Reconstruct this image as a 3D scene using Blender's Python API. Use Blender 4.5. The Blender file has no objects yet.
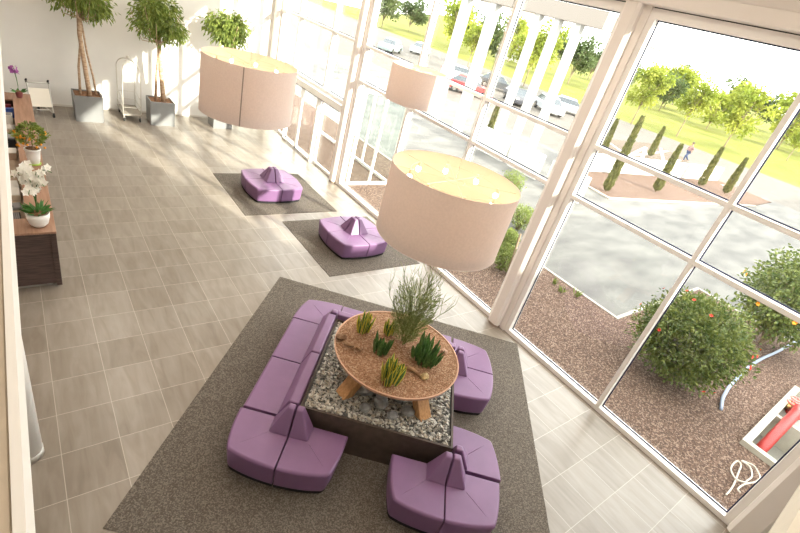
import bpy, bmesh, math, random
from mathutils import Vector, Matrix, Euler
random.seed(7)
PI = math.pi
scn = bpy.context.scene
COL = scn.collection
R = random.uniform

# ------------------------------------------------------------------ materials
MATS = {}
def mat(name, color, rough=0.6, spec=0.3, metal=0.0, var=0.0, vscale=8.0, bump=0.0, bscale=60.0,
        emit=None, estr=0.0, color2=None, transl=0.0, stretch=None, coat=0.0):
    if name in MATS: return MATS[name]
    m = bpy.data.materials.new(name); m.use_nodes = True
    nt = m.node_tree; N = nt.nodes; L = nt.links
    b = N['Principled BSDF']; out = N['Material Output']
    b.inputs['Base Color'].default_value = (*color, 1); b.inputs['Roughness'].default_value = rough
    b.inputs['Specular IOR Level'].default_value = spec; b.inputs['Metallic'].default_value = metal
    b.inputs['Coat Weight'].default_value = coat
    tc = N.new('ShaderNodeTexCoord'); src = tc.outputs['Object']
    if stretch:
        mp = N.new('ShaderNodeMapping'); mp.inputs['Scale'].default_value = stretch
        L.new(src, mp.inputs['Vector']); src = mp.outputs['Vector']
    if var or color2:
        n = N.new('ShaderNodeTexNoise'); n.inputs['Scale'].default_value = vscale; n.inputs['Detail'].default_value = 5
        L.new(src, n.inputs['Vector'])
        r = N.new('ShaderNodeValToRGB')
        c2 = color2 if color2 else tuple(min(1, c*(1+var)) for c in color)
        c1 = color if color2 else tuple(c*(1-var) for c in color)
        r.color_ramp.elements[0].color = (*c1, 1); r.color_ramp.elements[1].color = (*c2, 1)
        r.color_ramp.elements[0].position = .35; r.color_ramp.elements[1].position = .65
        L.new(n.outputs['Fac'], r.inputs['Fac']); L.new(r.outputs['Color'], b.inputs['Base Color'])
        csock = r.outputs['Color']
    else: csock = None
    if bump:
        n2 = N.new('ShaderNodeTexNoise'); n2.inputs['Scale'].default_value = bscale; n2.inputs['Detail'].default_value = 4
        L.new(src, n2.inputs['Vector'])
        bp = N.new('ShaderNodeBump'); bp.inputs['Strength'].default_value = bump; bp.inputs['Distance'].default_value = .02
        L.new(n2.outputs['Fac'], bp.inputs['Height']); L.new(bp.outputs['Normal'], b.inputs['Normal'])
    if emit:
        b.inputs['Emission Color'].default_value = (*emit, 1); b.inputs['Emission Strength'].default_value = estr
    if transl:
        t = N.new('ShaderNodeBsdfTranslucent'); t.inputs['Color'].default_value = (*color, 1)
        if csock: L.new(csock, t.inputs['Color'])
        mx = N.new('ShaderNodeMixShader'); mx.inputs['Fac'].default_value = transl
        L.new(b.outputs[0], mx.inputs[1]); L.new(t.outputs[0], mx.inputs[2]); L.new(mx.outputs[0], out.inputs['Surface'])
    MATS[name] = m
    return m

def node_mat(name):
    m = bpy.data.materials.new(name); m.use_nodes = True
    MATS[name] = m
    return m, m.node_tree.nodes, m.node_tree.links

def glass_mat(name, tint, refl=1.0):
    m, N, L = node_mat(name)
    for n in list(N): N.remove(n)
    out = N.new('ShaderNodeOutputMaterial'); tr = N.new('ShaderNodeBsdfTransparent'); gl = N.new('ShaderNodeBsdfGlossy')
    tr.inputs['Color'].default_value = (*tint, 1); gl.inputs['Roughness'].default_value = 0.0
    gl.inputs['Color'].default_value = (1, 1, 1, 1)
    # Schlick reflectance from the facing angle, the same from either side of the pane
    fr = N.new('ShaderNodeLayerWeight'); fr.inputs['Blend'].default_value = .5
    pw = N.new('ShaderNodeMath'); pw.operation = 'POWER'; pw.inputs[1].default_value = 5
    mu = N.new('ShaderNodeMath'); mu.operation = 'MULTIPLY_ADD'; mu.inputs[1].default_value = .9*refl; mu.inputs[2].default_value = .03*refl
    mx = N.new('ShaderNodeMixShader')
    L.new(fr.outputs['Facing'], pw.inputs[0]); L.new(pw.outputs[0], mu.inputs[0]); L.new(mu.outputs[0], mx.inputs[0])
    L.new(tr.outputs[0], mx.inputs[1]); L.new(gl.outputs[0], mx.inputs[2]); L.new(mx.outputs[0], out.inputs[0])
    return m
GLASS = glass_mat('window_glass', (.96, .985, .975), .8)
VGLASS = glass_mat('vestibule_glass', (.965, .988, .98), .8)

TW, TD, TX, TY = .586, .6135, -.690, 8.111      # floor tile size and grid origin
def floor_mat():
    m, N, L = node_mat('stone_tiles'); b = N['Principled BSDF']
    tc = N.new('ShaderNodeTexCoord'); sp = N.new('ShaderNodeSeparateXYZ'); L.new(tc.outputs['Object'], sp.inputs[0])
    def math_(op, a, bv):
        n = N.new('ShaderNodeMath'); n.operation = op
        for i, v in enumerate((a, bv)):
            if v is None: continue
            if isinstance(v, (int, float)): n.inputs[i].default_value = v
            else: L.new(v, n.inputs[i])
        return n.outputs[0]
    gx = math_('DIVIDE', math_('SUBTRACT', sp.outputs[0], TX), TW); gy = math_('DIVIDE', math_('SUBTRACT', sp.outputs[1], TY), TD)
    fx = math_('FLOOR', gx, None); fy = math_('FLOOR', gy, None)
    rx = math_('FRACT', gx, None); ry = math_('FRACT', gy, None)
    cv = N.new('ShaderNodeCombineXYZ'); L.new(fx, cv.inputs[0]); L.new(fy, cv.inputs[1])
    wn = N.new('ShaderNodeTexWhiteNoise'); wn.noise_dimensions = '3D'; L.new(cv.outputs[0], wn.inputs['Vector'])
    # per-tile shifted veins, stretched along the tile
    pv = N.new('ShaderNodeCombineXYZ')
    L.new(math_('ADD', math_('MULTIPLY', rx, 1.0), math_('MULTIPLY', wn.outputs['Value'], 37.0)), pv.inputs[0])
    L.new(math_('MULTIPLY', ry, .18), pv.inputs[1]); L.new(math_('MULTIPLY', wn.outputs['Value'], 91.0), pv.inputs[2])
    nz = N.new('ShaderNodeTexNoise'); nz.inputs['Scale'].default_value = 4.5; nz.inputs['Detail'].default_value = 6; nz.inputs['Distortion'].default_value = .9
    L.new(pv.outputs[0], nz.inputs['Vector'])
    n2 = N.new('ShaderNodeTexNoise'); n2.inputs['Scale'].default_value = 2.2; n2.inputs['Detail'].default_value = 5
    L.new(tc.outputs['Object'], n2.inputs['Vector'])
    rp = N.new('ShaderNodeValToRGB')
    e = rp.color_ramp.elements; e[0].position = .3; e[0].color = (.195, .160, .127, 1); e[1].position = .72; e[1].color = (.32, .278, .236, 1)
    mixf = math_('ADD', math_('MULTIPLY', nz.outputs['Fac'], .62), math_('ADD', math_('MULTIPLY', n2.outputs['Fac'], .22), math_('MULTIPLY', wn.outputs['Value'], .16)))
    L.new(mixf, rp.inputs['Fac'])
    gw = .0065
    ed = math_('MINIMUM', math_('MINIMUM', rx, math_('SUBTRACT', 1.0, rx)), math_('MINIMUM', ry, math_('SUBTRACT', 1.0, ry)))
    gr = math_('LESS_THAN', ed, gw)
    mx = N.new('ShaderNodeMix'); mx.data_type = 'RGBA'
    L.new(gr, mx.inputs['Factor']); L.new(rp.outputs[0], mx.inputs[6]); mx.inputs[7].default_value = (.44, .39, .33, 1)
    L.new(mx.outputs[2], b.inputs['Base Color'])
    b.inputs['Roughness'].default_value = .30; b.inputs['Specular IOR Level'].default_value = .6
    return m
FLOOR = floor_mat()

def speckle(name, cols, scale, bump=.5, rough=.95, dist=.02):
    m, N, L = node_mat(name); b = N['Principled BSDF']
    tc = N.new('ShaderNodeTexCoord'); v = N.new('ShaderNodeTexVoronoi'); v.inputs['Scale'].default_value = scale
    L.new(tc.outputs['Object'], v.inputs['Vector'])
    sp = N.new('ShaderNodeSeparateColor'); L.new(v.outputs['Color'], sp.inputs[0])
    rp = N.new('ShaderNodeValToRGB'); rp.color_ramp.interpolation = 'CONSTANT'
    el = rp.color_ramp.elements
    while len(el) < len(cols): el.new(.5)
    for i, c in enumerate(cols): el[i].position = i/len(cols); el[i].color = (*c, 1)
    L.new(sp.outputs[0], rp.inputs['Fac']); L.new(rp.outputs[0], b.inputs['Base Color'])
    bp = N.new('ShaderNodeBump'); bp.inputs['Strength'].default_value = bump; bp.inputs['Distance'].default_value = dist; bp.invert = True
    L.new(v.outputs['Distance'], bp.inputs['Height']); L.new(bp.outputs[0], b.inputs['Normal'])
    b.inputs['Roughness'].default_value = rough; b.inputs['Specular IOR Level'].default_value = .2
    return m
CARPET = speckle('carpet', [(.095, .080, .066), (.128, .108, .09), (.165, .142, .12), (.108, .092, .075), (.20, .173, .147)], 80, .3)
BARK = speckle('bark_mulch', [(.075, .044, .033), (.12, .07, .05), (.17, .108, .08), (.09, .057, .045), (.27, .19, .145)], 42, .9, dist=.03)
SOIL = speckle('terracotta_granules', [(.26, .135, .075), (.33, .18, .105), (.39, .23, .14), (.29, .155, .09), (.46, .30, .195)], 55, .8)

WHITE = mat('wall_white', (.86, .84, .81), .8, .2, var=.015, vscale=1.5)
CEIL = mat('ceiling_white', (.82, .79, .75), .85, .2, var=.015, vscale=1.0)
FRAME = mat('window_frame_white', (.90, .87, .84), .45, .35, var=.01, vscale=3)
COLUMN = mat('column_paint', (.86, .80, .755), .5, .3, var=.01, vscale=3)
GASKET = mat('gasket_navy', (.02, .025, .07), .6)
DARKGAP = mat('shadow_gap_black', (.03, .028, .026), .8)
VIOLET = mat('violet_leather', (.215, .112, .232), .40, .45, var=.05, vscale=3, bump=.05, bscale=160)
PLINTH = mat('plinth_black', (.02, .018, .02), .7)
BROWNP = mat('planter_brown', (.085, .062, .05), .55, .3, var=.15, vscale=10)
OAK = mat('oak_timber', (.40, .20, .085), .55, .3, color2=(.56, .31, .14), vscale=3, stretch=(14, 14, 1.2))
COPPER = mat('tray_rim_copper', (.55, .32, .21), .5, .4)
SLATE = [mat('slate_%s' % n, c, .8, .3) for n, c in (('pale', (.66, .64, .59)), ('mid', (.36, .345, .32)), ('dark', (.12, .12, .115)), ('warm', (.50, .44, .36)))]
ROCK = mat('rock_grey', (.20, .205, .21), .85, .2, color2=(.42, .42, .42), vscale=6, bump=.5, bscale=15)
ROCKB = mat('rock_brown', (.20, .11, .065), .85, .2, color2=(.42, .27, .17), vscale=9, bump=.5, bscale=25)
PEBBLE = mat('stone_ochre', (.45, .33, .17), .8, .2, var=.3, vscale=20)
DRIFT = mat('driftwood', (.26, .14, .08), .85, .2, color2=(.44, .28, .17), vscale=12, stretch=(1, 1, 6))
SNAKE_G = mat('snake_leaf_green', (.05, .13, .035), .45, .4, color2=(.14, .25, .075), vscale=30, transl=.12)
SNAKE_Y = mat('snake_leaf_yellow', (.78, .66, .10), .45, .4, transl=.2)
WISP = mat('pencil_stem_green', (.20, .26, .08), .6, .3, color2=(.36, .39, .15), vscale=12, transl=.2)
TWIG = mat('twig_brown', (.24, .17, .11), .8)
SHADE = mat('shade_fabric', (.84, .73, .69), .9, .1, var=.03, vscale=40, transl=.30)
SHADEIN = mat('shade_lining', (.82, .69, .535), .8, .1, transl=.2)
SEAM = mat('shade_seam', (.36, .30, .27), .8)
CHROME = mat('steel', (.62, .60, .57), .25, .5, metal=1.0)
WIRE = mat('wire_brass', (.75, .58, .40), .4, .5, metal=.6)
BULB = mat('bulb_glow', (1, .95, .85), .3, .5, emit=(1, .88, .68), estr=9)
DIFF = mat('diffuser_fabric', (.86, .78, .68), .9, .1, transl=.5)
WALNUT = mat('counter_walnut', (.30, .165, .105), .45, .4, color2=(.40, .235, .16), vscale=3, stretch=(10, .6, 10))
WENGE = mat('counter_wenge', (.055, .036, .032), .5, .35, color2=(.10, .066, .058), vscale=4, stretch=(1.2, 1.2, 14))
SILVER = mat('silver_plinth', (.55, .53, .50), .4, .5, metal=.4)
CERAMIC = mat('ceramic_white', (.84, .82, .79), .3, .5)
POTG = mat('planter_grey', (.215, .215, .215), .4, .45, var=.06, vscale=2)
EARTH = mat('potting_soil', (.16, .085, .05), .95, .1, color2=(.30, .17, .10), vscale=30, bump=.6, bscale=40)
TRUNK = mat('ficus_trunk', (.42, .27, .17), .85, .2, color2=(.62, .46, .33), vscale=10, bump=.4, bscale=30, stretch=(1, 1, 2.5))
LEAF_F = mat('ficus_leaf', (.13, .205, .04), .45, .4, color2=(.36, .42, .10), vscale=7, transl=.35)
LEAF_B = mat('camellia_leaf', (.05, .09, .02), .4, .35, color2=(.21, .235, .055), vscale=6, transl=.25)
LEAF_T = mat('lime_tree_leaf', (.17, .22, .025), .6, .3, color2=(.36, .38, .06), vscale=.8, transl=.4)
LEAF_D = mat('dark_tree_leaf', (.05, .085, .025), .6, .3, color2=(.11, .14, .045), vscale=.6, transl=.35)
LEAF_C = mat('cypress_leaf', (.10, .115, .035), .7, .2, color2=(.25, .235, .09), vscale=5, transl=.2)
LEAF_O = mat('orchid_leaf', (.07, .20, .045), .4, .4, var=.3, vscale=15, transl=.2)
LEAF_S = mat('box_leaf', (.13, .18, .04), .6, .3, color2=(.27, .31, .08), vscale=9, transl=.25)
BARKT = mat('tree_bark', (.24, .18, .12), .9, .1, var=.25, vscale=12)
FLOWER_W = mat('petal_white', (.92, .90, .84), .6, .2, transl=.3)
FLOWER_P = mat('petal_purple', (.50, .16, .48), .6, .2, transl=.3)
FLOWER_R = mat('petal_red', (.62, .06, .04), .6, .2)
ORANGE = mat('fruit_orange', (.90, .36, .03), .45, .4)
PAPER = mat('paper_white', (.82, .80, .76), .7)
BEIGE = mat('plastic_beige', (.66, .56, .44), .55)
BLACKP = mat('plastic_black', (.025, .025, .028), .45, .4)
GREYP = mat('plastic_grey', (.30, .30, .31), .5)
BLUEP = mat('folder_blue', (.06, .12, .42), .5)
GREENR = mat('saucer_green', (.45, .62, .12), .5)
BRASS = mat('cart_metal', (.74, .70, .64), .3, .5, metal=.3)
CREAM = mat('panel_cream', (.84, .78, .68), .5)
RUBBER = mat('rubber_black', (.03, .03, .03), .7)
ASPHALT = mat('court_asphalt', (.105, .10, .095), .85, .2, color2=(.165, .158, .145), vscale=.55, bump=.2, bscale=60, stretch=(1, 2.2, 1))
KERB = mat('kerb_concrete', (.34, .30, .26), .85, var=.08, vscale=6)
PAVE = mat('walk_concrete', (.10, .088, .076), .85, color2=(.125, .11, .095), vscale=1.5)
PAVEB = mat('paver_beige', (.095, .068, .048), .85, var=.1, vscale=3)
STRIPE = mat('stripe_white', (.34, .33, .31), .8)
OUTW = mat('render_white', (.46, .45, .43), .8, var=.02, vscale=2)
LAWN = mat('lawn_grass', (.115, .125, .024), .95, .1, color2=(.165, .165, .036), vscale=.25, bump=.5, bscale=8)
ROOF = mat('roof_tile_red', (.42, .17, .10), .8, var=.15, vscale=4)
HOSE = mat('hose_blue', (.26, .31, .42), .4, .4)
RED = mat('hydrant_red', (.33, .018, .016), .4, .5)
PINK = mat('valve_pink', (.75, .18, .16), .45)
BRASSV = mat('valve_brass', (.55, .36, .14), .35, .5, metal=.7)
CONC = mat('trough_concrete', (.40, .37, .31), .7, var=.06, vscale=5)
CONCI = mat('trough_steel', (.20, .19, .165), .45, .4)
CABLE = mat('cable_white', (.50, .46, .40), .5)
SKIN = mat('skin', (.30, .19, .14), .6)
HAIR = mat('hair_dark', (.06, .035, .025), .6)
SHIRT = mat('shirt_pale', (.26, .14, .14), .8)
JEANS = mat('jeans_blue', (.04, .055, .11), .8)
CARG = mat('car_glass', (.05, .06, .07), .1, .6)
TYRE = mat('tyre', (.03, .03, .03), .8)
def paint(n, c): return mat('car_paint_' + n, c, .3, .5, coat=.5)
LIGHTR = mat('tail_lamp', (.5, .03, .02), .3); LIGHTW = mat('head_lamp', (.8, .8, .8), .2)
FLAGR = mat('marker_red', (.62, .14, .08), .6)

# ------------------------------------------------------------------ mesh builder
class MB:
    def __init__(s): s.v = []; s.f = []; s.m = []
    def add(s, vs, fs, mi=0):
        o = len(s.v); s.v += [tuple(v) for v in vs]
        s.f += [tuple(i+o for i in f) for f in fs]; s.m += [mi]*len(fs); return s
    def box(s, x0, y0, z0, x1, y1, z1, mi=0, M=None):
        vs = [Vector((x, y, z)) for z in (z0, z1) for y in (y0, y1) for x in (x0, x1)]
        if M: vs = [M @ v for v in vs]
        return s.add(vs, [(0, 2, 3, 1), (4, 5, 7, 6), (0, 1, 5, 4), (2, 6, 7, 3), (0, 4, 6, 2), (1, 3, 7, 5)], mi)
    def prism(s, poly, z0, z1, top=None, mi=0):
        n = len(poly); top = top or poly
        vs = [(x, y, z0) for x, y in poly] + [(x, y, z1) for x, y in top]
        return s.add(vs, [tuple(range(n-1, -1, -1)), tuple(range(n, 2*n))] + [(i, (i+1) % n, n+(i+1) % n, n+i) for i in range(n)], mi)
    def lathe(s, prof, n=24, c=(0, 0, 0), mi=0, caps=True):
        vs = []; fs = []; k = len(prof)
        for r, z in prof:
            for i in range(n):
                a = 2*PI*i/n; vs.append((c[0]+r*math.cos(a), c[1]+r*math.sin(a), c[2]+z))
        for j in range(k-1):
            for i in range(n):
                fs.append((j*n+i, j*n+(i+1) % n, (j+1)*n+(i+1) % n, (j+1)*n+i))
        if caps: fs += [tuple(range(n-1, -1, -1)), tuple(range((k-1)*n, k*n))]
        return s.add(vs, fs, mi)
    def tube(s, pts, r, n=8, mi=0, r1=None):
        pts = [Vector(p) for p in pts]; vs = []; fs = []; k = len(pts)
        up = None
        for j, p in enumerate(pts):
            d = (pts[min(j+1, k-1)] - pts[max(j-1, 0)])
            d = d.normalized() if d.length > 1e-9 else Vector((0, 0, 1))
            if up is None: up = d.orthogonal().normalized()
            else:
                up = up - d*up.dot(d); up = up.normalized() if up.length > 1e-6 else d.orthogonal().normalized()
            w = d.cross(up); rr = r if r1 is None else r + (r1-r)*j/max(1, k-1)
            for i in range(n):
                a = 2*PI*i/n; vs.append(p + up*(rr*math.cos(a)) + w*(rr*math.sin(a)))
        for j in range(k-1):
            for i in range(n): fs.append((j*n+i, j*n+(i+1) % n, (j+1)*n+(i+1) % n, (j+1)*n+i))
        fs += [tuple(range(n-1, -1, -1)), tuple(range((k-1)*n, k*n))]
        return s.add(vs, fs, mi)
    def blob(s, c, r, seg=10, ring=7, jit=0.0, mi=0):
        r = r if isinstance(r, (tuple, list)) else (r, r, r); vs = []; fs = []
        vs.append((c[0], c[1], c[2]-r[2]))
        for j in range(1, ring):
            ph = -PI/2 + PI*j/ring
            for i in range(seg):
                a = 2*PI*i/seg; q = 1+R(-jit, jit)
                vs.append((c[0]+r[0]*math.cos(ph)*math.cos(a)*q, c[1]+r[1]*math.cos(ph)*math.sin(a)*q, c[2]+r[2]*math.sin(ph)*q))
        vs.append((c[0], c[1], c[2]+r[2])); last = len(vs)-1
        for i in range(seg): fs.append((0, 1+(i+1) % seg, 1+i))
        for j in range(ring-2):
            for i in range(seg):
                a = 1+j*seg; fs.append((a+i, a+(i+1) % seg, a+seg+(i+1) % seg, a+seg+i))
        a = 1+(ring-2)*seg
        for i in range(seg): fs.append((a+i, a+(i+1) % seg, last))
        return s.add(vs, fs, mi)
    def leaf(s, p, d, ln, w, mi=0, fold=.25, nrm=None):
        p = Vector(p); d = Vector(d).normalized()
        sd = d.cross(nrm) if nrm else d.cross(Vector((R(-1, 1), R(-1, 1), R(-1, 1))))
        if sd.length < 1e-4: sd = d.orthogonal()
        sd.normalize(); nn = sd.cross(d)
        m = p + d*ln*.5
        return s.add([p, m+sd*w*.5+nn*w*fold, p+d*ln, m-sd*w*.5+nn*w*fold], [(0, 1, 2), (0, 2, 3)], mi)
    def build(s, name, mats, parent=None, smooth=False, bevel=0, seg=3, loc=None, inner=False):
        me = bpy.data.meshes.new(name); me.from_pydata(s.v, [], s.f)
        mats = mats if isinstance(mats, (list, tuple)) else [mats]
        for m in mats: me.materials.append(m)
        if len(mats) > 1: me.polygons.foreach_set('material_index', s.m)
        if smooth: me.polygons.foreach_set('use_smooth', [True]*len(s.f))
        me.update()
        o = bpy.data.objects.new(name, me); COL.objects.link(o)
        if parent: o.parent = parent
        if loc: o.location = loc
        if bevel:
            b = o.modifiers.new('edge', 'BEVEL'); b.width = bevel; b.segments = seg; b.limit_method = 'ANGLE'; b.angle_limit = math.radians(25)
            if inner:    # joints between neighbouring modules get a much smaller rounding than the outside edges
                b.limit_method = 'WEIGHT'; at = me.attributes.new('bevel_weight_edge', 'FLOAT', 'EDGE')
                for e in me.edges:
                    p, q = (me.vertices[i].co for i in e.vertices); c = (p+q)/2
                    fl_ = abs(c.x-G) < .002 or abs(c.y-G) < .002 or (inner > 1 and abs(c.y-(inner-G)) < .002)
                    sharp = abs(p.z-q.z) < .01 or fl_ or math.hypot(c.x, c.y) < .02
                    at.data[e.index].value = .22 if fl_ else (1.0 if sharp else 0.0)
            me.polygons.foreach_set('use_smooth', [True]*len(s.f))
            w = o.modifiers.new('shade', 'WEIGHTED_NORMAL'); w.keep_sharp = True
        return o

def tag(o, label=None, cat=None, group=None, kind=None):
    if label: o['label'] = label
    if cat: o['category'] = cat
    if group: o['group'] = group
    if kind: o['kind'] = kind
    return o
def thing(name, label, cat, loc=(0, 0, 0), rz=0.0, group=None, kind=None):
    o = bpy.data.objects.new(name, None); COL.objects.link(o); o.empty_display_size = .2
    o.location = loc; o.rotation_euler = (0, 0, rz)
    return tag(o, label, cat, group, kind)
def struct(name, mb, m, label, cat, **k):
    return tag(mb.build(name, m, **k), label, cat, None, 'structure')
def dup(root, loc, rz=None, label=None, group=None, swap=None):
    def cp(o, parent):
        c = o.copy(); COL.objects.link(c)
        if parent: c.parent = parent
        for ch in kids.get(o.name, []): cp(ch, c)
        return c
    kids = {}
    for o in list(COL.objects):
        if o.parent: kids.setdefault(o.parent.name, []).append(o)
    r = cp(root, None); r.location = loc
    if rz is not None: r.rotation_euler = (0, 0, rz)
    tag(r, label, None, group); return r

# ------------------------------------------------------------------ camera (solved from the tile grid and the window frames)
S = 5.3812
Rv, Dv, Fv = (Vector(t) for t in ((.787, -.564, .249), (-.115, -.531, -.840), (.606, .632, -.483)))
yaw, pit, rol = .7643, .5037, -.2885
fw = Vector((math.sin(yaw)*math.cos(pit), math.cos(yaw)*math.cos(pit), -math.sin(pit)))
rt = Vector((math.cos(yaw), -math.sin(yaw), 0)); dn = fw.cross(rt)
r2 = rt*math.cos(rol) + dn*math.sin(rol); d2 = -rt*math.sin(rol) + dn*math.cos(rol)
cam = bpy.data.cameras.new('camera'); cam.sensor_width = 36; cam.lens = 460.5/800*36; cam.clip_end = 900; cam.clip_start = .05
co = bpy.data.objects.new('camera', cam); COL.objects.link(co); scn.camera = co
m3 = Matrix((r2, -d2, -fw)).transposed()
co.matrix_world = Matrix.Translation((0, 0, S)) @ m3.to_4x4()

# ------------------------------------------------------------------ room shell
GX = 7.62          # inner face of the glass wall frames
struct('floor', MB().box(-3.5, -2.5, -.2, GX+.22, 17.75, 0), FLOOR, 'grey brown veined stone tile floor with pale joints', 'floor')
struct('wall_back', MB().box(-3.7, 17.75, -.2, 8.1, 18.05, 7.4), WHITE, 'tall white plaster wall behind the potted trees', 'wall')
struct('wall_left', MB().box(-3.7, -2.5, -.2, -3.5, 17.75, 7.4), WHITE, 'white wall behind the reception desk', 'wall')
struct('wall_near', MB().box(-3.7, -2.7, -.2, 8.1, -2.5, 7.4), WHITE, 'white wall below the near gallery', 'wall')
struct('wall_right', MB().box(GX-.12, -2.5, -.2, 8.1, -.80, 7.4), WHITE, 'white wall beside the last window column', 'wall')
struct('ceiling', MB().box(-3.7, -2.7, 7.2, 8.1, 18.05, 7.4), CEIL, 'pale ceiling over the hall', 'ceiling')
struct('trim_1', MB().box(7.40, -.8, 6.27, 7.95, 17.75, 6.46).box(7.52, -.8, 6.46, 8.0, 17.75, 7.2), COLUMN, 'beige lintel beam running along the top of the glass wall', 'beam', bevel=.01, seg=2)
# gallery the picture is taken from
struct('floor_gallery', MB().box(-3.5, -.42, 3.2, -.195, 17.75, 3.5).box(-3.5, -2.5, 3.2, 7.4, -.42, 3.5), mat('gallery_floor', (.62, .53, .42), .7, var=.03),
       'beige gallery floor above the reception desk', 'floor')
struct('trim_2', MB().box(-.194, -.36, 3.18, -.157, 17.75, 3.52), WHITE, 'white edge strip along the gallery floor', 'trim')
struct('trim_3', MB().box(-.194, -.419, 3.18, 7.4, -.361, 3.52), mat('edge_cream', (.74, .68, .58), .6, var=.02), 'cream edge strip of the near gallery', 'trim')

def box_column(name, y0, y1, label):
    t = thing(name, label, 'column', (7.6, (y0+y1)/2, 0), kind='structure'); h = (y1-y0)/2
    MB().prism([(-.10, -h), (.22, -h), (.22, h), (-.10, h), (-.145, h-.05), (-.145, -h+.05)], .05, 6.27).build('shaft', COLUMN, t)
    MB().prism([(-.095, -h+.01), (.2, -h+.01), (.2, h-.01), (-.095, h-.01), (-.135, h-.06), (-.135, -h+.06)], 0, .05).build('foot', mat('column_foot', (.36, .28, .22), .6), t)
    return t
box_column('trim_4', 4.40, 4.68, 'broad white window column between the two large glass bays')
box_column('trim_5', 11.87, 12.15, 'white window column beside the sliding entrance door')
box_column('trim_6', -.80, -.47, 'beige window column at the near end of the glass wall')
box_column('trim_7', 17.45, 17.74, 'white window column in the corner by the back wall')
t = thing('trim_8', 'round white column under the gallery edge', 'column', (-.40, 4.56, 0), kind='structure')
MB().lathe([(.14, .09), (.14, 3.2)], 40).build('shaft', WHITE, t, smooth=True)
MB().lathe([(.147, 0), (.147, .09)], 40).build('base_ring', SILVER, t, smooth=True)

struct('baseboard_back', MB().box(-3.5, 17.735, 0, 7.4, 17.75, .05), mat('skirting', (.70, .66, .60), .5), 'low pale skirting along the back wall', 'baseboard')

# ------------------------------------------------------------------ glass wall
TR = (3.20, 4.13)
FD = .17   # frame depth
def vbar(t, y, z0, z1, w=.075, name='mullion', off=0.0):
    o = MB().box(GX, y-w/2, z0, GX+FD, y+w/2, z1).build(name, FRAME, t, bevel=.004, seg=1); return o
def hbar(t, z, y0, y1, w=.075, name='transom'):
    return MB().box(GX, y0, z-w/2, GX+FD, y1, z+w/2).build(name, FRAME, t, bevel=.004, seg=1)
def pane(t, y0, y1, z0, z1, m=GLASS):
    g = MB().box(GX+.125, y0, z0, GX+.133, y1, z1).build('glass_pane', m, t)
    e = .018; b = MB(); x0, x1 = GX+.112, GX+.126
    b.box(x0, y0, z0, x1, y1, z0+e).box(x0, y0, z1-e, x1, y1, z1).box(x0, y0, z0+e, x1, y0+e, z1-e).box(x0, y1-e, z0+e, x1, y1, z1-e)
    b.build('gasket', GASKET, g)
def window(n, y0, y1, mull, zs, label, z0=0.0):
    """frame, mullions, transoms and one pane per field; origin at the world origin so fields share one plane"""
    t = thing('window_%d' % n, label, 'window', (0, 0, 0), kind='structure')
    fwid = .10
    fb = MB()
    fb.box(GX, y0, z0, GX+FD, y1, z0+.09).box(GX, y0, 6.12, GX+FD, y1, 6.255).box(GX, y0, z0+.09, GX+FD, y0+fwid, 6.12).box(GX, y1-fwid, z0+.09, GX+FD, y1, 6.12)
    fb.build('frame', FRAME, t)
    MB().box(GX+.03, y0, 6.255, GX+FD, y1, 6.27).build('head_gap', DARKGAP, t)
    ys = [y0+fwid] + [m_ for m_ in mull] + [y1-fwid]
    for m_ in mull: vbar(t, m_, z0+.09, 6.12)
    for i in range(len(ys)-1):
        a = ys[i] + (0 if i == 0 else .0375); b = ys[i+1] - (0 if i == len(ys)-2 else .0375)
        zz = [z0+.09] + list(zs) + [6.12]
        for z in zs: hbar(t, z, a, b)
        for j in range(len(zz)-1):
            pane(t, a, b, zz[j] + (0 if j == 0 else .0375), zz[j+1] - (0 if j == len(zz)-2 else .0375))
    return t
window(1, -.47, 4.28, [1.93], TR, 'large window bay nearest the camera, white frame with six panes')
window(2, 4.68, 11.80, [6.95, 9.33], TR, 'middle window bay behind the hanging lamps, white frame')
window(3, 12.15, 17.45, [13.66, 15.98], (4.13,), 'window bay over the sliding entrance door', z0=2.36)
# jamb fillers next to the columns
struct('trim_9', MB().box(GX-.03, 4.28, 0, GX+.2, 4.40, 6.27).box(GX-.03, 11.80, 0, GX+.2, 11.87, 6.27), COLUMN, 'narrow beige jamb strips beside the window columns', 'trim')
# sliding entrance door
t = thing('door_1', 'white framed automatic sliding glass door at the far end of the glass wall', 'door', kind='structure')
MB().box(GX-.16, 12.16, 2.16, GX+.2, 17.44, 2.355).build('header', FRAME, t, bevel=.01, seg=2)
MB().box(GX-.162, 12.2, 2.145, GX-.02, 17.4, 2.16).build('header_track', mat('track_dark', (.10, .09, .12), .5), t)
for y0, y1 in ((12.16, 13.62), (16.02, 17.44)):
    f = MB(); f.box(GX+.02, y0, 0, GX+.10, y0+.07, 2.145).box(GX+.02, y1-.07, 0, GX+.10, y1, 2.145).box(GX+.02, y0, 0, GX+.10, y1, .08)
    d = f.build('side_light', FRAME, t)
    MB().box(GX+.055, y0+.07, .08, GX+.063, y1-.07, 2.145).build('glass_pane', GLASS, d)
for y0, y1 in ((13.70, 14.82), (14.86, 15.98)):
    f = MB(); f.box(GX-.10, y0, .02, GX-.04, y0+.045, 2.145).box(GX-.10, y1-.045, .02, GX-.04, y1, 2.145).box(GX-.10, y0, .02, GX-.04, y1, .08)
    d = f.build('door_leaf', FRAME, t)
    MB().box(GX-.075, y0+.045, .08, GX-.067, y1-.045, 2.145).build('glass_pane', GLASS, d)
MB().box(GX-.13, 13.60, 0, GX-.02, 13.69, 2.145).build('door_post', FRAME, t)
MB().box(GX-.17, 16.7, 2.05, GX-.10, 16.82, 2.13).build('sensor', BLACKP, t)

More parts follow.
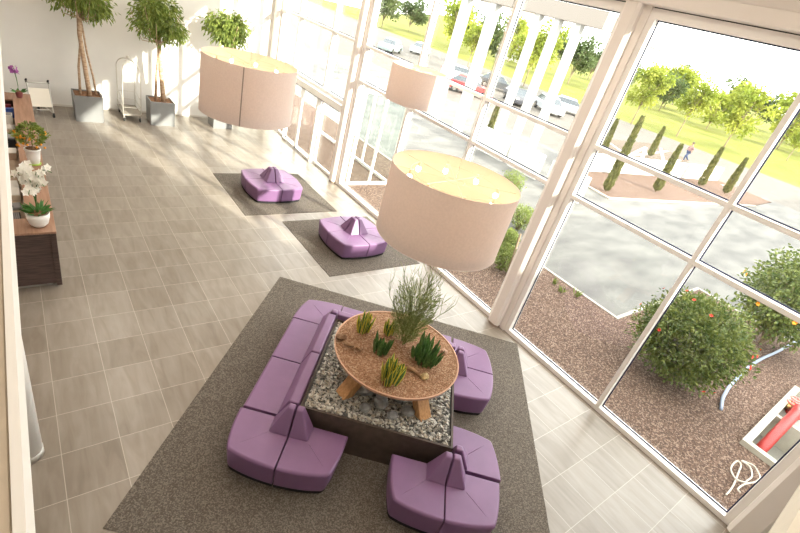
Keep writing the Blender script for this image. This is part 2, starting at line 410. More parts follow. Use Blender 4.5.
# ------------------------------------------------------------------ rugs
AU = math.atan2(-.676, .737)                 # the seating island is turned 42 degrees to the hall
RO = Vector((3.782, 7.284, 0))
Mr = Matrix.Translation(RO) @ Matrix.Rotation(AU, 4, 'Z')
def uvw(u, v, z=0): return Mr @ Vector((u, -v, z))
def rug(label, loc, w, d, rz):
    t = tag(MB().prism([(0, 0), (w, 0), (w, d), (0, d)], 0, .008).build('rug', CARPET), label, 'rug', 'grey brown carpets under the seating')
    t.location = loc; t.rotation_euler = (0, 0, rz)
rug('largest grey brown carpet, turned diagonally under the planter seating', uvw(0, 5.36, .001), 5.11, 5.36, AU)
rug('small square grey brown carpet farthest from the camera, under the far violet seats', (4.02, 10.0, .001), 2.60, 2.58, 0)
rug('small square grey brown carpet in the middle, between the large carpet and the far one', (4.82, 7.05, .001), 2.56, 2.54, 0)

# ------------------------------------------------------------------ violet modular seats
G = .008
def quarter_mesh():
    outer = [(.735, G)]
    A, B, C = Vector((.735, G)), Vector((.62, .62)), Vector((G, .735))
    def q(p0, pm, p1, n): return [((1-t_)**2*p0 + 2*t_*(1-t_)*pm + t_**2*p1) for t_ in [i/n for i in range(n+1)]]
    e1 = q(A, Vector((.728, .35)), Vector((.655, .575)), 6); e2 = q(Vector((.655, .575)), Vector((.64, .64)), Vector((.575, .655)), 4); e3 = q(Vector((.575, .655)), Vector((.35, .728)), C, 6)
    pts = [Vector((G, G))] + e1 + e2[1:] + e3[1:]
    return [(p.x, p.y) for p in pts]
QP = quarter_mesh()
def scalep(poly, k, c=(.3, .3)): return [(c[0]+(x-c[0])*k, c[1]+(y-c[1])*k) for x, y in poly]
def inset_outer(poly, d):
    out = []
    for x, y in poly:
        l = math.hypot(x, y)
        k = 1 - d/l if l > .3 else 1
        out.append((max(G, x*k), max(G, y*k)))
    return out
def make_quarter():
    t = thing('sofa_module', 'x', 'sofa seat')
    MB().prism(inset_outer(QP, .05), .009, .05).build('plinth', PLINTH, t)
    MB().prism(inset_outer(QP, .035), .05, .42, top=QP).build('seat', VIOLET, t, bevel=.042, seg=4, inner=True)
    b0 = [(G, G), (.27, G), (.262, .262), (G, .27)]; b1 = [(G, G), (.10, G), (.095, .095), (G, .10)]
    MB().prism(b0, .415, .745, top=b1).build('backrest', VIOLET, t, bevel=.022, seg=3)
    MB().tube([(.272, .272, .4195), (.45, .45, .4205), (.60, .60, .4145), (.628, .628, .395)], .004, 6).build('seam', VIOLET, t, smooth=True)
    return t
def make_straight(L):
    t = thing('sofa_module', 'x', 'sofa seat')
    P = [(G, G), (.725, G), (.725, L-G), (G, L-G)]
    MB().prism([(G, G), (.68, G), (.68, L-G), (G, L-G)], .009, .05).build('plinth', PLINTH, t)
    MB().prism([(G, G), (.70, G), (.70, L-G), (G, L-G)], .05, .42, top=P).build('seat', VIOLET, t, bevel=.042, seg=4, inner=L)
    MB().prism([(G, G), (.27, G), (.27, L-G), (G, L-G)], .415, .72, top=[(G, G), (.14, G), (.14, L-G), (G, L-G)]).build('backrest', VIOLET, t, bevel=.025, seg=3)
    return t
bu0, bu1, bv0, bv1 = 1.495, 3.575, 1.685, 3.735        # cross points of the seating in the carpet frame
NC, PC, MC = (3.578, 3.795), (3.60, 1.715), (1.482, 3.757)
L = (bv1-bv0)/2
q0 = make_quarter(); s0 = make_straight(L); s1 = make_straight((bu1-bu0)/2)
used = set()
def put(src, loc, rz, label, group):
    if src.name not in used:
        used.add(src.name); o = src; o.location = loc; o.rotation_euler = (0, 0, rz); tag(o, label, None, group); return o
    return dup(src, loc, rz, label, group)
GM = 'violet seat modules around the square planter'
H = PI/2
Z = .0015
for (u, v), k, lab in [
    (MC, 2, 'violet corner seat at the left front of the planter, end of the long sofa run'),
    (MC, 3, 'violet seat in front of the planter, right of the front left corner seat'),
    ((NC[0]-.028, NC[1]+.035), 2, 'violet seat in front of the planter, at the left of the frontmost cluster'),
    ((NC[0]-.028, NC[1]+.035), 3, 'violet corner seat of the frontmost cluster, cut by the bottom of the photo'),
    (NC, 0, 'violet seat on the right of the planter, rear seat of the frontmost cluster'),
    (PC, 3, 'violet seat on the right of the planter, nearer of the pair beside the round tray'),
    (PC, 0, 'violet seat on the right of the planter, farther of the pair beside the round tray'),
    ((bu0, bv0), 1, 'violet corner seat at the rear end of the long sofa run')]:
    put(q0, uvw(u, v, .009+Z), AU + k*H, lab, GM)
put(s0, uvw(bu0, bv0, .009+Z), AU+PI, 'straight violet sofa seat of the long run, next to the rear corner seat', GM)
put(s0, uvw(bu0, bv0+L, .009+Z), AU+PI, 'straight violet sofa seat of the long run, next to the front corner seat', GM)
W2 = (bu1-bu0)/2
put(s1, uvw(bu0+W2, bv0, .009+Z), AU+H, 'straight violet sofa seat behind the planter, next to the rear corner seat', GM)
put(s1, uvw(bu1, bv0, .009+Z), AU+H, 'straight violet sofa seat behind the planter, hidden mostly by the round tray', GM)
for (cx, cy), nm in (((5.17, 11.25), 'far'), ((6.04, 8.22), 'middle')):
    for k, side in enumerate(('rear right', 'rear left', 'front left', 'front right')):
        put(q0, (cx, cy, .009+Z), k*H, '%s quarter of the violet seat island on the %s small carpet' % (side, nm), 'violet seats of the %s island' % nm)

# ------------------------------------------------------------------ square planter, slate chips, stones
g = .004
t = thing('planter_box', 'square dark brown planter box filled with slate chips, between the violet seats', 'planter', uvw(0, 0, .009), AU)
x0, x1, y0, y1, hz = bu0+g, bu1-g, -3.692, -bv0-g, .64
th = .03
b = MB().box(x0, y0, 0, x1, y0+th, hz).box(x0, y1-th, 0, x1, y1, hz).box(x0, y0+th, 0, x0+th, y1-th, hz).box(x1-th, y0+th, 0, x1, y1-th, hz)
b.build('wall_panel', BROWNP, t)
MB().box(x0+th, y0+th, 0, x1-th, y1-th, .50).build('base', DARKGAP, t)
b = MB(); random.seed(3)
for i in range(9500):
    cx, cy = R(x0+.06, x1-.06), R(y0+.06, y1-.06); cz = .585 + R(0, .06)
    E = Euler((R(-.7, .7), R(-.7, .7), R(0, 6.28))).to_matrix(); s = R(.012, .036); s2 = s*R(.35, .75); h2 = R(.004, .009)
    P = [E @ Vector(p) + Vector((cx, cy, cz)) for p in ((-s, -s2*.6, -h2), (s*.7, -s2, -h2), (s, s2*.5, -h2), (-s*.4, s2, -h2), (-s, -s2*.6, h2), (s*.7, -s2, h2), (s, s2*.5, h2), (-s*.4, s2, h2))]
    b.add(P, [(3, 2, 1, 0), (4, 5, 6, 7), (0, 1, 5, 4), (1, 2, 6, 5), (2, 3, 7, 6), (3, 0, 4, 7)], random.choice((0, 0, 1, 1, 2, 3)))
b.box(x0+th+.001, y0+th+.001, .502, x1-th-.001, y1-th-.001, .60, 2)
o = b.build('slate_chips', SLATE); o.location = uvw(0, 0, .009); o.rotation_euler = (0, 0, AU)
tag(o, 'bed of grey slate chips inside the square brown planter', 'slate chips', kind='stuff')
TC = Vector((2.562, -2.712, 0))    # tray centre in the carpet frame
random.seed(11)
rocks = [(-.30, -.44, .11), (-.05, -.58, .105), (-.06, -.26, .13), (.20, -.36, .10), (.34, -.60, .085), (-.52, -.12, .10), (.14, -.04, .12), (.48, -.24, .085), (.14, -.74, .075), (-.24, -.74, .075)]
for i, (dx, dy, r) in enumerate(rocks):
    b = MB().blob((0, 0, 0), (r*1.2, r, r*.62), 9, 6, .16)
    o = tag(b.build('grey_rock', ROCK), 'grey rock among the slate chips under the round tray', 'rock', 'grey rocks under the round tray')
    p = Mr @ (TC + Vector((dx, dy, 0))); o.location = (p.x, p.y, .66 + r*.42); o.rotation_euler = (0, 0, R(0, 6))

# ------------------------------------------------------------------ round tray table with desert plants
TZ = 1.18; TRAD = .915
tw = Mr @ TC
t = thing('tray_table', 'round wooden legged tray filled with brown granules, standing in the slate planter', 'planter table', (tw.x, tw.y, .66), AU)
MB().lathe([(TRAD-.10, TZ-.66-.11), (TRAD-.012, TZ-.66-.045), (TRAD, TZ-.66), (TRAD-.02, TZ-.66), (TRAD-.025, TZ-.66-.03)], 72).build('tray', COPPER, t, smooth=False)
b = MB(); nr, na = 22, 64; random.seed(5)
vs = [(0, 0, TZ-.66+.012)]; fs = []
for j in range(1, nr+1):
    r = (TRAD-.022)*j/nr
    for i in range(na):
        a = 2*PI*i/na; vs.append((r*math.cos(a), r*math.sin(a), TZ-.66 - .012 + (.03*(1-(j/nr)**3)) + (R(-.006, .006) if j < nr else 0)))
for i in range(na): fs.append((0, 1+i, 1+(i+1) % na))
for j in range(nr-1):
    for i in range(na): fs.append((1+j*na+i, 1+(j+1)*na+i, 1+(j+1)*na+(i+1) % na, 1+j*na+(i+1) % na))
b.add(vs, fs); b.build('granule_fill', SOIL, t, smooth=False)
for k in range(4):
    a = PI/4 + k*H; M = Matrix.Rotation(a, 4, 'Z')
    P = []
    # splayed timber leg: wide board leaning outwards
    for (r_, z_) in ((.80, -.015), (.50, TZ-.66-.10)):
        for (dr, dw) in ((-.075, -.10), (.075, -.10), (.075, .10), (-.075, .10)): P.append(M @ Vector((r_+dr, dw, z_)))
    MB().add(P, [(3, 2, 1, 0), (4, 5, 6, 7), (0, 1, 5, 4), (1, 2, 6, 5), (2, 3, 7, 6), (3, 0, 4, 7)]).build('leg', OAK, t, bevel=.006, seg=2)
SZ = TZ + .012
def from_px(x, y, z):
    v = r2*(x-400) + d2*(y-266.5) + fw*460.5; k = (z-S)/v.z; return Vector((v.x*k, v.y*k, z))
def snake(px, label, n, h, spread, yellow):
    h *= 1.35; n = int(n*2.2)
    p = from_px(*px, SZ); b = MB()
    for i in range(n):
        a = R(0, 6.28); q = spread*math.sqrt(R(0, 1)); x, y = q*math.cos(a), q*math.sin(a)
        hh = h*R(.55, 1.0); w = R(.046, .068); lean = R(.02, .12) + q*.8
        d = Vector((math.cos(a)*lean, math.sin(a)*lean, 1)).normalized(); sd = Vector((math.cos(a*3+i), math.sin(a*3+i), 0)); nn = sd.cross(d)
        rows = [(-.02, .55), (.25, .9), (.6, 1.0), (.85, .6), (1, .02)]; base = len(b.v); vs = []; fs = []; ms = []
        for tt, ww in rows:
            c = Vector((x, y, 0)) + d*hh*tt + nn*(.02*tt*tt)
            for e in (-.5, -.3, .3, .5): vs.append(c + sd*w*ww*e + nn*abs(e)*w*.35)
        for j in range(4):
            for e in range(3): b.add([], [], 0); fs.append((j*4+e, j*4+e+1, j*4+e+5, j*4+e+4)); ms.append(1 if (yellow and e != 1) else 0)
        o_ = len(b.v); b.v += [tuple(v_) for v_ in vs]; b.f += [tuple(ii+o_ for ii in f_) for f_ in fs]; b.m += ms
    o = b.build('snake_plant', [SNAKE_G, SNAKE_Y], smooth=True); o.location = p
    return tag(o, label, 'plant', 'snake plants on the round tray')
random.seed(21)
snake((362, 331), 'yellow edged snake plant near the rear left rim of the round tray', 11, .26, .085, True)
snake((389, 334), 'small yellow edged snake plant left of the tall wispy plant', 9, .19, .07, True)
snake((379, 352), 'dark green snake plant in the middle of the round tray', 12, .24, .10, False)
snake((424, 361), 'largest dark green snake plant, on the right of the round tray', 26, .29, .17, False)
snake((389, 381), 'yellow edged snake plant nearest the camera on the round tray', 18, .26, .12, True)
# wispy pencil plant
random.seed(9)
pp = from_px(403, 341, SZ)
t = thing('pencil_plant', 'tall wispy grey green pencil stemmed plant at the rear of the round tray', 'plant', pp)
b = MB()
def branch(b, p, d, ln, r, depth):
    pts = [p]; q = Vector(p); dd = Vector(d).normalized()
    for i in range(4):
        dd = (dd + Vector((R(-.22, .22), R(-.22, .22), R(-.08, .16)))).normalized(); q = q + dd*ln/4; pts.append(q.copy())
    b.tube(pts, r, 4, r1=r*.55)
    if depth > 0:
        for i in range(random.choice((3, 4, 5))):
            k = random.choice((1, 2, 3, 4)); e = Vector((R(-1, 1), R(-1, 1), R(.0, 1.0)))
            branch(b, pts[k], (dd*.8 + e*.75), ln*R(.45, .75), r*.6, depth-1)
for i in range(9):
    a = R(0, 6.28); branch(b, Vector((R(-.06, .06), R(-.06, .06), -.02)), (math.cos(a)*.32, math.sin(a)*.32, 1), R(.32, .55), .008, 3)
b.build('stems', WISP, t)
b = MB()
for i in range(3400):
    z = R(.03, .60); rr = (.10 + .17*math.sin(min(1, z/.5)*PI*.6))*math.sqrt(R(0, 1)); a = R(0, 6.28)
    b.leaf((rr*math.cos(a), rr*math.sin(a), z), (math.cos(a)*.8+R(-.4, .4), math.sin(a)*.8+R(-.4, .4), R(.2, 1.2)), R(.05, .10), R(.004, .008))
b.build('needle_leaves', WISP, t)
b = MB()
for a, zz, ln in ((-.6, .45, .38), (2.6, .40, .30), (.4, .55, .3)):
    pts = [Vector((0, 0, zz-.1))]
    for i in range(5): pts.append(pts[-1] + Vector((math.cos(a)*ln/5, math.sin(a)*ln/5, .05 - .03*i)))
    b.tube(pts, .004, 4, r1=.0015)
b.build('twig', TWIG, t)
t.scale = (1.05, 1.05, 1.5)
# stones and driftwood on the tray
def lump(name, px, r, m, label, cat, sc=(1.3, 1, .7)):
    p = from_px(*px, SZ); b = MB().blob((0, 0, 0), (r*sc[0], r*sc[1], r*sc[2]), 10, 7, .14)
    o = b.build(name, m, smooth=False); o.location = p + Vector((0, 0, r*sc[2]*.55)); o.rotation_euler = (0, 0, R(0, 6)); return tag(o, label, cat)
lump('brown_rock', (341, 338), .062, ROCKB, 'brown rock near the left rim of the round tray', 'rock')
lump('ochre_stone', (424, 378), .055, PEBBLE, 'ochre rounded stone at the tip of the driftwood on the tray', 'rock', (1.2, 1, .9))
lump('pink_stone', (444, 352), .045, mat('stone_pink', (.55, .36, .27), .8, var=.2, vscale=20), 'pale brown stone by the right rim of the round tray', 'rock')
def drift(px0, px1, label):
    a, c = from_px(*px0, SZ), from_px(*px1, SZ); b = MB(); d = c-a
    pts = [d*t_ + Vector((R(-.015, .015), R(-.015, .015), .03 + .015*math.sin(t_*5))) for t_ in (0, .25, .5, .75, 1)]
    b.tube(pts, .034, 7, r1=.020)
    for k in (1, 2, 3): b.tube([pts[k], pts[k] + Vector((R(-.08, .08), R(-.08, .08), .035))], .018, 6, r1=.008)
    o = b.build('driftwood', DRIFT, smooth=True); o.location = a; return tag(o, label, 'driftwood')
drift((346, 345), (362, 351), 'dark knotted piece of driftwood on the left of the round tray')
drift((407, 369), (423, 378), 'thin brown piece of driftwood on the near right of the round tray')

# ------------------------------------------------------------------ hanging drum lamps
def drum(name, label, c, D, Hh, seam_px=None):
    r = D/2; t = thing(name, label, 'pendant lamp', (c[0], c[1], c[2]-Hh), 0, 'large drum pendant lamps')
    n = 72
    b = MB().lathe([(r, 0), (r, Hh)], n, caps=False); sh = b.build('shade', SHADE, t, smooth=True)
    MB().lathe([(r-.006, .003), (r-.006, Hh-.003)], n, caps=False).build('lining', SHADEIN, sh, smooth=True)
    for z in (0, Hh): MB().tube([(r*math.cos(2*PI*i/n), r*math.sin(2*PI*i/n), z) for i in range(n+1)], .0035, 6).build('rim', SHADE, sh, smooth=True)
    MB().lathe([(r-.02, 0), (r-.02, .006)], n, (0, 0, Hh*.14)).build('diffuser', DIFF, t)
    b = MB()
    hz = Hh*.93
    for k in range(4):
        a = k*PI/4 + .2; b.tube([(-(r-.008)*math.cos(a), -(r-.008)*math.sin(a), hz), (0, 0, hz-.01), ((r-.008)*math.cos(a), (r-.008)*math.sin(a), hz)], .003, 5)
    b.tube([(.12*math.cos(2*PI*i/24), .12*math.sin(2*PI*i/24), hz-.02) for i in range(25)], .004, 5)
    b.tube([(r*.70*math.cos(2*PI*i/36), r*.70*math.sin(2*PI*i/36), Hh*.925) for i in range(37)], .0035, 5)
    b.build('wire_frame', WIRE, t)
    for k in range(8):
        a = 2*PI*k/8 + .25; x, y = r*.70*math.cos(a), r*.70*math.sin(a)
        s_ = MB().lathe([(.016, 0), (.016, .06)], 10, (x, y, Hh*.86)).build('socket', WIRE, t)
        MB().blob((x, y, Hh*.86-.03), (.031, .031, .04), 12, 8).build('bulb', BULB, s_, smooth=True)
    MB().tube([(0, 0, hz), (0, 0, 7.2 - (c[2]-Hh))], .0035, 6).build('cable', CHROME, t)
    MB().lathe([(.06, 0), (.06, .03)], 20, (0, 0, 7.17 - (c[2]-Hh))).build('ceiling_rose', CERAMIC, t)
    if seam_px is not None:
        a = seam_px; MB().box(r-.001, -.009, 0, r+.004, .009, Hh, M=Matrix.Rotation(a, 4, 'Z')).build('seam', SEAM, sh)
    ld = bpy.data.lights.new('lamp_light', 'POINT'); ld.energy = 4*D*D; ld.color = (1, .83, .64); ld.shadow_soft_size = .3
    lo = bpy.data.objects.new('lamp_light', ld); COL.objects.link(lo); lo.parent = t; lo.location = (0, 0, Hh*.55)
    return t
drum('pendant_lamp', 'large pinkish drum lamp on the left with a dark vertical seam, above the far floor', (3.07, 8.03, 3.96), 1.53, .91, -2.05)
drum('pendant_lamp', 'smallest looking drum lamp, in front of the middle window bay', (6.71, 8.13, 4.30), 1.18, .72)
drum('pendant_lamp', 'largest drum lamp nearest the camera, hanging above the round planter tray', (3.86, 3.55, 3.87), 1.53, .83)

# ------------------------------------------------------------------ reception desk
t = thing('reception_desk', 'long dark reception desk with a walnut ledge along the left edge', 'desk', (0, 0, 0))
MB().box(-.16, 7.84, 1.005, .197, 15.1, 1.045).box(-1.0, 7.84, 1.005, -.16, 8.32, 1.045).box(-1.0, 14.55, 1.005, -.16, 15.1, 1.045).build('counter_top', WALNUT, t, bevel=.004, seg=1)
MB().box(.12, 7.83, .045, .19, 15.05, 1.005).box(-1.0, 7.85, .085, .12, 7.90, 1.005).box(-1.0, 15.0, .085, .12, 15.05, 1.005).build('front_panel', WENGE, t)
MB().box(-.95, 7.93, 0, .07, 14.95, .09).build('plinth', SILVER, t)
MB().box(-.95, 7.93, .70, .095, 14.95, .735).build('work_surface', mat('desk_beige', (.50, .38, .28), .5, var=.06), t)
MB().box(-.95, 7.93, .09, .08, 8.0, .70).box(-.95, 14.88, .09, .08, 14.95, .70).box(-.95, 11.4, .09, .08, 11.45, .70).box(-.95, 13.0, .09, .08, 13.05, .70).build('side_panel', WENGE, t)
MB().box(-.17, 12.9, .735, -.05, 12.93, 1.0).box(-.17, 11.3, .735, -.05, 11.33, 1.0).box(-.17, 9.4, .735, -.05, 9.43, 1.0).build('ledge_bracket', WENGE, t)
DZ = .736
def item(name, m, label, cat, x, y, w, d, h, rz=0, extra=None):
    t_ = thing(name, label, cat, (x, y, DZ), rz)
    MB().box(-w/2, -d/2, 0, w/2, d/2, h).build('body', m, t_, bevel=.006, seg=2)
    if extra: extra(t_)
    return t_
def lid(m, w, d, z, nm='lid'): return lambda t_: MB().box(-w/2, -d/2, z, w/2, d/2, z+.015).build(nm, m, t_)
def keys(t_):
    b = MB()
    for i in range(5):
        for j in range(12): b.box(-.062+i*.025, -.19+j*.032, .022, -.042+i*.025, -.165+j*.032, .028)
    b.build('key_rows', GREYP, t_)
item('keyboard', BLACKP, 'black keyboard on the work surface behind the white orchid', 'keyboard', -.30, 8.9, .15, .42, .022, .05, keys)
item('paper_tray', BEIGE, 'beige paper tray behind the walnut ledge, near the white orchid', 'tray', -.32, 9.75, .25, .33, .10, 0, lid(PAPER, .22, .3, .10, 'paper'))
item('paper_stack', PAPER, 'stack of white paper beside the beige tray on the desk', 'paper', -.33, 10.2, .22, .31, .05, .1)
item('desk_phone', GREYP, 'grey desk telephone behind the white flower pot', 'phone', -.30, 9.32, .2, .2, .05, .2, lambda t_: MB().box(-.09, -.09, .05, -.03, .09, .085).build('handset', BLACKP, t_, bevel=.01))
item('card_box', mat('box_tan', (.55, .40, .30), .7), 'small tan box on the desk behind the orange tree', 'box', -.3, 11.6, .2, .26, .14, 0, lid(PAPER, .21, .27, .14))
item('desk_printer', BLACKP, 'black printer on the desk left of the orange tree', 'printer', -.36, 12.3, .34, .4, .2, 0, lid(GREYP, .3, .3, .2))
item('file_box', PAPER, 'white file box at the far end of the desk', 'box', -.30, 13.75, .2, .24, .2, 0, lid(GREYP, .15, .18, .2))
item('blue_folder', BLUEP, 'blue folder standing on the desk at its far end', 'folder', -.28, 14.12, .24, .08, .22, .15)
item('paper_pad', PAPER, 'white writing pad on the desk left of the orange tree', 'paper', -.28, 13.4, .2, .28, .03, -.1)
item('red_folder', mat('folder_maroon', (.22, .04, .05), .5), 'dark red folder at the far end of the desk', 'folder', -.32, 14.34, .22, .07, .24, .1)

# potted flowers on the ledge
LZ = 1.046
def potted(name, label, loc, prof, m, extra):
    t_ = thing(name, label, 'potted plant', loc); MB().lathe(prof, 28).build('pot', m, t_, smooth=True)
    r_, z_ = prof[-1]
    MB().lathe([(r_*.9, 0), (r_*.9, .004)], 20, (0, 0, prof[-3][1] if len(prof) > 4 else z_-.02)).build('soil', EARTH, t_); extra(t_); return t_
random.seed(31)
def orchid_parts(fl_m, hts, nleaf, nflow, fs, leafl, pot_h, lean):
    def ex(t_):
        b = MB()
        for i in range(nleaf):
            a = R(0, 6.28); d = Vector((math.cos(a), math.sin(a), R(.2, .9)))
            b.leaf((.03*math.cos(a), .03*math.sin(a), pot_h-.01), d, leafl*R(.7, 1.1), .065, 0, .2)
        b.build('leaves', LEAF_O, t_)
        st = MB(); fb = MB()
        for (a, h, bend) in hts:
            pts = [Vector((.02*math.cos(a), .02*math.sin(a), pot_h-.02))]
            for i in range(1, 9):
                k = i/8; pts.append(Vector((math.cos(a)*bend*k*k, math.sin(a)*bend*k*k, pot_h + h*math.sin(k*PI*.62)/math.sin(PI*.62) if k < 1 else pot_h + h*.98)))
            st.tube(pts, .005, 5)
            for i in range(nflow):
                k = R(.55, 1); p = pts[min(8, int(k*8))] + Vector((R(-.06, .06), R(-.06, .06), R(-.06, .05)))
                nrm = Vector((R(-1, 1), R(-1, .4), R(-.2, .6))).normalized(); sd = nrm.orthogonal().normalized(); up = nrm.cross(sd)
                for j in range(5):
                    aa = 2*PI*j/5; d = sd*math.cos(aa)+up*math.sin(aa); fb.leaf(p, d+nrm*.15, fs, fs*.85, 0, .1, nrm)
        st.build('flower_stem', LEAF_O, t_); fb.build('flowers', fl_m, t_)
    return ex
potted('orchid_pot', 'white flowering orchid in a round white bowl at the near end of the desk', (.0, 8.06, LZ), [(.075, 0), (.12, .05), (.145, .14), (.15, .23), (.14, .23), (.135, .20)], CERAMIC,
       orchid_parts(FLOWER_W, [(1.2, .56, .26), (1.9, .60, .34), (2.6, .52, .30), (3.0, .64, .16), (.4, .62, .26), (4.4, .42, .24), (5.4, .5, .2)], 22, 11, .066, .25, .23, 0))
potted('orchid_pot', 'small purple orchid at the far end of the desk by the trolley', (-.02, 14.75, LZ), [(.055, 0), (.07, .06), (.08, .14), (.082, .15), (.075, .15), (.07, .13)], mat('pot_plum', (.22, .07, .07), .4),
       orchid_parts(FLOWER_P, [(2.2, .48, .10), (2.6, .44, .12)], 9, 10, .05, .18, .15, 0))
MB  # citrus
def citrus(t_):
    MB().tube([(0, 0, .22), (.01, .005, .34), (0, 0, .50)], .009, 7).build('stem', BARKT, t_)
    b = MB()
    for i in range(620):
        a = R(0, 6.28); rr = .26*R(.3, 1)**.5; z = .57 + R(-.17, .19); rr *= max(.25, 1-abs(z-.55)/.28)
        p = Vector((rr*math.cos(a), rr*math.sin(a), z)); b.leaf(p, (math.cos(a)+R(-.6, .6), math.sin(a)+R(-.6, .6), R(-.3, .8)), .075, .036)
    b.build('leaves', LEAF_F, t_)
    for i in range(40):
        a = R(0, 6.28); rr = R(.14, .25); z = R(.36, .62)
        MB().blob((rr*math.cos(a), rr*math.sin(a), z), .021, 8, 6).build('fruit', ORANGE, t_, smooth=True)
t = potted('citrus_pot', 'small orange fruited citrus tree in a white pot on the desk', (.06, 10.52, LZ+.015), [(.085, 0), (.105, .12), (.118, .26), (.13, .27), (.13, .30), (.118, .30), (.115, .26)], CERAMIC, citrus)
MB().lathe([(.10, -.012), (.11, .0), (.11, .012)], 24).build('saucer', GREENR, t)

# ------------------------------------------------------------------ trolleys by the back wall
t = thing('luggage_trolley', 'cream flat luggage trolley with black handle grips, beside the desk', 'trolley', (.42, 16.85, 0), .12); t.scale = (1, 1, .94)
b = MB()
for x in (-.25, .25):
    b.tube([(x, -.30, .12), (x, -.22, .30), (x, -.05, .88), (x, .02, .97)], .016, 8)
    b.tube([(x, -.30, .12), (x*.6, .35, .14)], .016, 8)
b.tube([(-.25, .0, .94), (.25, .0, .94)], .016, 8); b.tube([(-.25, -.12, .62), (.25, -.12, .62)], .012, 8); b.tube([(-.25, -.26, .22), (.25, -.26, .22)], .012, 8)
b.build('frame', mat('trolley_alu', (.56, .54, .50), .4, .5), t, smooth=True)
p = MB(); p.add([(-.24, -.245, .30), (.24, -.245, .30), (.24, -.075, .80), (-.24, -.075, .80), (-.24, -.235, .30), (.24, -.235, .30), (.24, -.065, .80), (-.24, -.065, .80)], [(0, 1, 2, 3), (7, 6, 5, 4), (0, 4, 5, 1), (2, 6, 7, 3), (0, 3, 7, 4), (1, 5, 6, 2)])
p.build('panel', CREAM, t)
for x in (-.25, .25): MB().tube([(x, .0, .93), (x, .05, 1.0), (x, -.02, 1.03)], .026, 8).build('grip', BLACKP, t, smooth=True)
for x, y in ((-.25, -.30), (.25, -.30), (0, .34)):
    w = MB().lathe([(.07, -.02), (.07, .02)], 18); w.v = [(x + z_, y + x_, .07 + y_) for x_, y_, z_ in w.v]; w.build('wheel', RUBBER, t, smooth=False)
    MB().box(x-.028, y-.02, .07, x+.028, y+.02, .15).build('caster_fork', CHROME, t)

t = thing('bellman_cart', 'shiny arched bellman luggage cart between the first two potted trees', 'luggage cart', (2.74, 17.15, 0), 0)
MB().box(-.27, -.52, .20, .27, .52, .25).build('platform', mat('platform_carpet', (.34, .31, .27), .9), t, bevel=.01)
b = MB()
for x in (-.25, .25):
    for y in (-.48, .48):
        pts = [(x, y, .25), (x, y, 1.45)]
        for i in range(1, 9):
            a = i/8*PI/2; pts.append((x*(1-math.sin(a)*.0) * (1-.98*(1-math.cos(a))), y*(1-.98*(1-math.cos(a))), 1.45 + .35*math.sin(a)))
        b.tube(pts, .015, 8)
for z in (.70, .45):
    b.tube([(-.25, -.48, z), (-.25, .48, z)], .010, 6); b.tube([(.25, -.48, z), (.25, .48, z)], .010, 6); b.tube([(-.25, .48, z), (.25, .48, z)], .010, 6)
b.tube([(-.25, -.48, .45), (.25, -.48, .45)], .010, 6)
b.build('rail_frame', BRASS, t, smooth=True)
MB().blob((0, 0, 1.85), .05, 14, 10).build('finial', BRASS, t, smooth=True)
for x in (-.22, .22):
    for y in (-.44, .44):
        MB().box(x-.02, y-.03, .10, x+.02, y+.03, .20).build('caster_fork', CHROME, t)
        w = MB().lathe([(.065, -.016), (.065, .016)], 16); w.v = [(x + z_, y + x_, .065 + y_) for x_, y_, z_ in w.v]; w.build('wheel', RUBBER, t)

# ------------------------------------------------------------------ ficus trees
def leafball(b, c, r, n, ln, w, down=.6, shell=.55, mi=0):
    for i in range(n):
        d = Vector((random.gauss(0, 1), random.gauss(0, 1), random.gauss(0, 1))).normalized()
        k = R(shell, 1.0)*R(.88, 1.06); p = Vector(c) + Vector((d.x*r[0]*k, d.y*r[1]*k, d.z*r[2]*k))
        b.leaf(p, d*.7 + Vector((R(-.5, .5), R(-.5, .5), -down+R(-.4, .4))), ln*R(.7, 1.2), w*R(.7, 1.2), mi)
def ficus(label, loc, w, trunks, crown_c, crown_r, n, h=.76):
    t = thing('ficus_tree', label, 'potted tree', loc, 0, 'potted ficus trees along the back wall')
    b = MB(); a = w/2; i = .03
    b.prism([(-a*.97, -a*.97), (a*.97, -a*.97), (a*.97, a*.97), (-a*.97, a*.97)], 0, h-.08, top=[(-a, -a), (a, -a), (a, a), (-a, a)])
    for (xa, ya, xb, yb) in ((-a, -a, a, -a+i), (-a, a-i, a, a), (-a, -a+i, -a+i, a-i), (a-i, -a+i, a, a-i)): b.box(xa, ya, h-.0801, xb, yb, h)
    b.build('planter', POTG, t)
    MB().box(-a+i, -a+i, h-.079, a-i, a-i, h-.035).build('soil', EARTH, t)
    for pts, r in trunks: MB().tube(pts, r, 9, r1=r*.75).build('trunk', TRUNK, t, smooth=True)
    b = MB(); c = Vector(crown_c)
    for k in range(16):
        d = Vector((random.gauss(0, 1), random.gauss(0, 1), random.gauss(0, .8))).normalized()
        q = c + Vector((d.x*crown_r[0], d.y*crown_r[1], d.z*crown_r[2]))*R(.38, .62); s = R(.40, .55)
        leafball(b, q, (crown_r[0]*s, crown_r[1]*s, crown_r[2]*s), n//16, .17, .05, .75, .2)
    b.build('foliage', LEAF_F, t)
    b = MB()
    for k in range(9):
        d = Vector((random.gauss(0, 1), random.gauss(0, 1), R(-.2, 1))).normalized(); s = c + Vector((0, 0, -crown_r[2]*.75))
        b.tube([s, s + (d*crown_r[0]*.45), c + d*crown_r[0]*.8], .018, 5, r1=.006)
    b.build('branches', TRUNK, t)
random.seed(41)
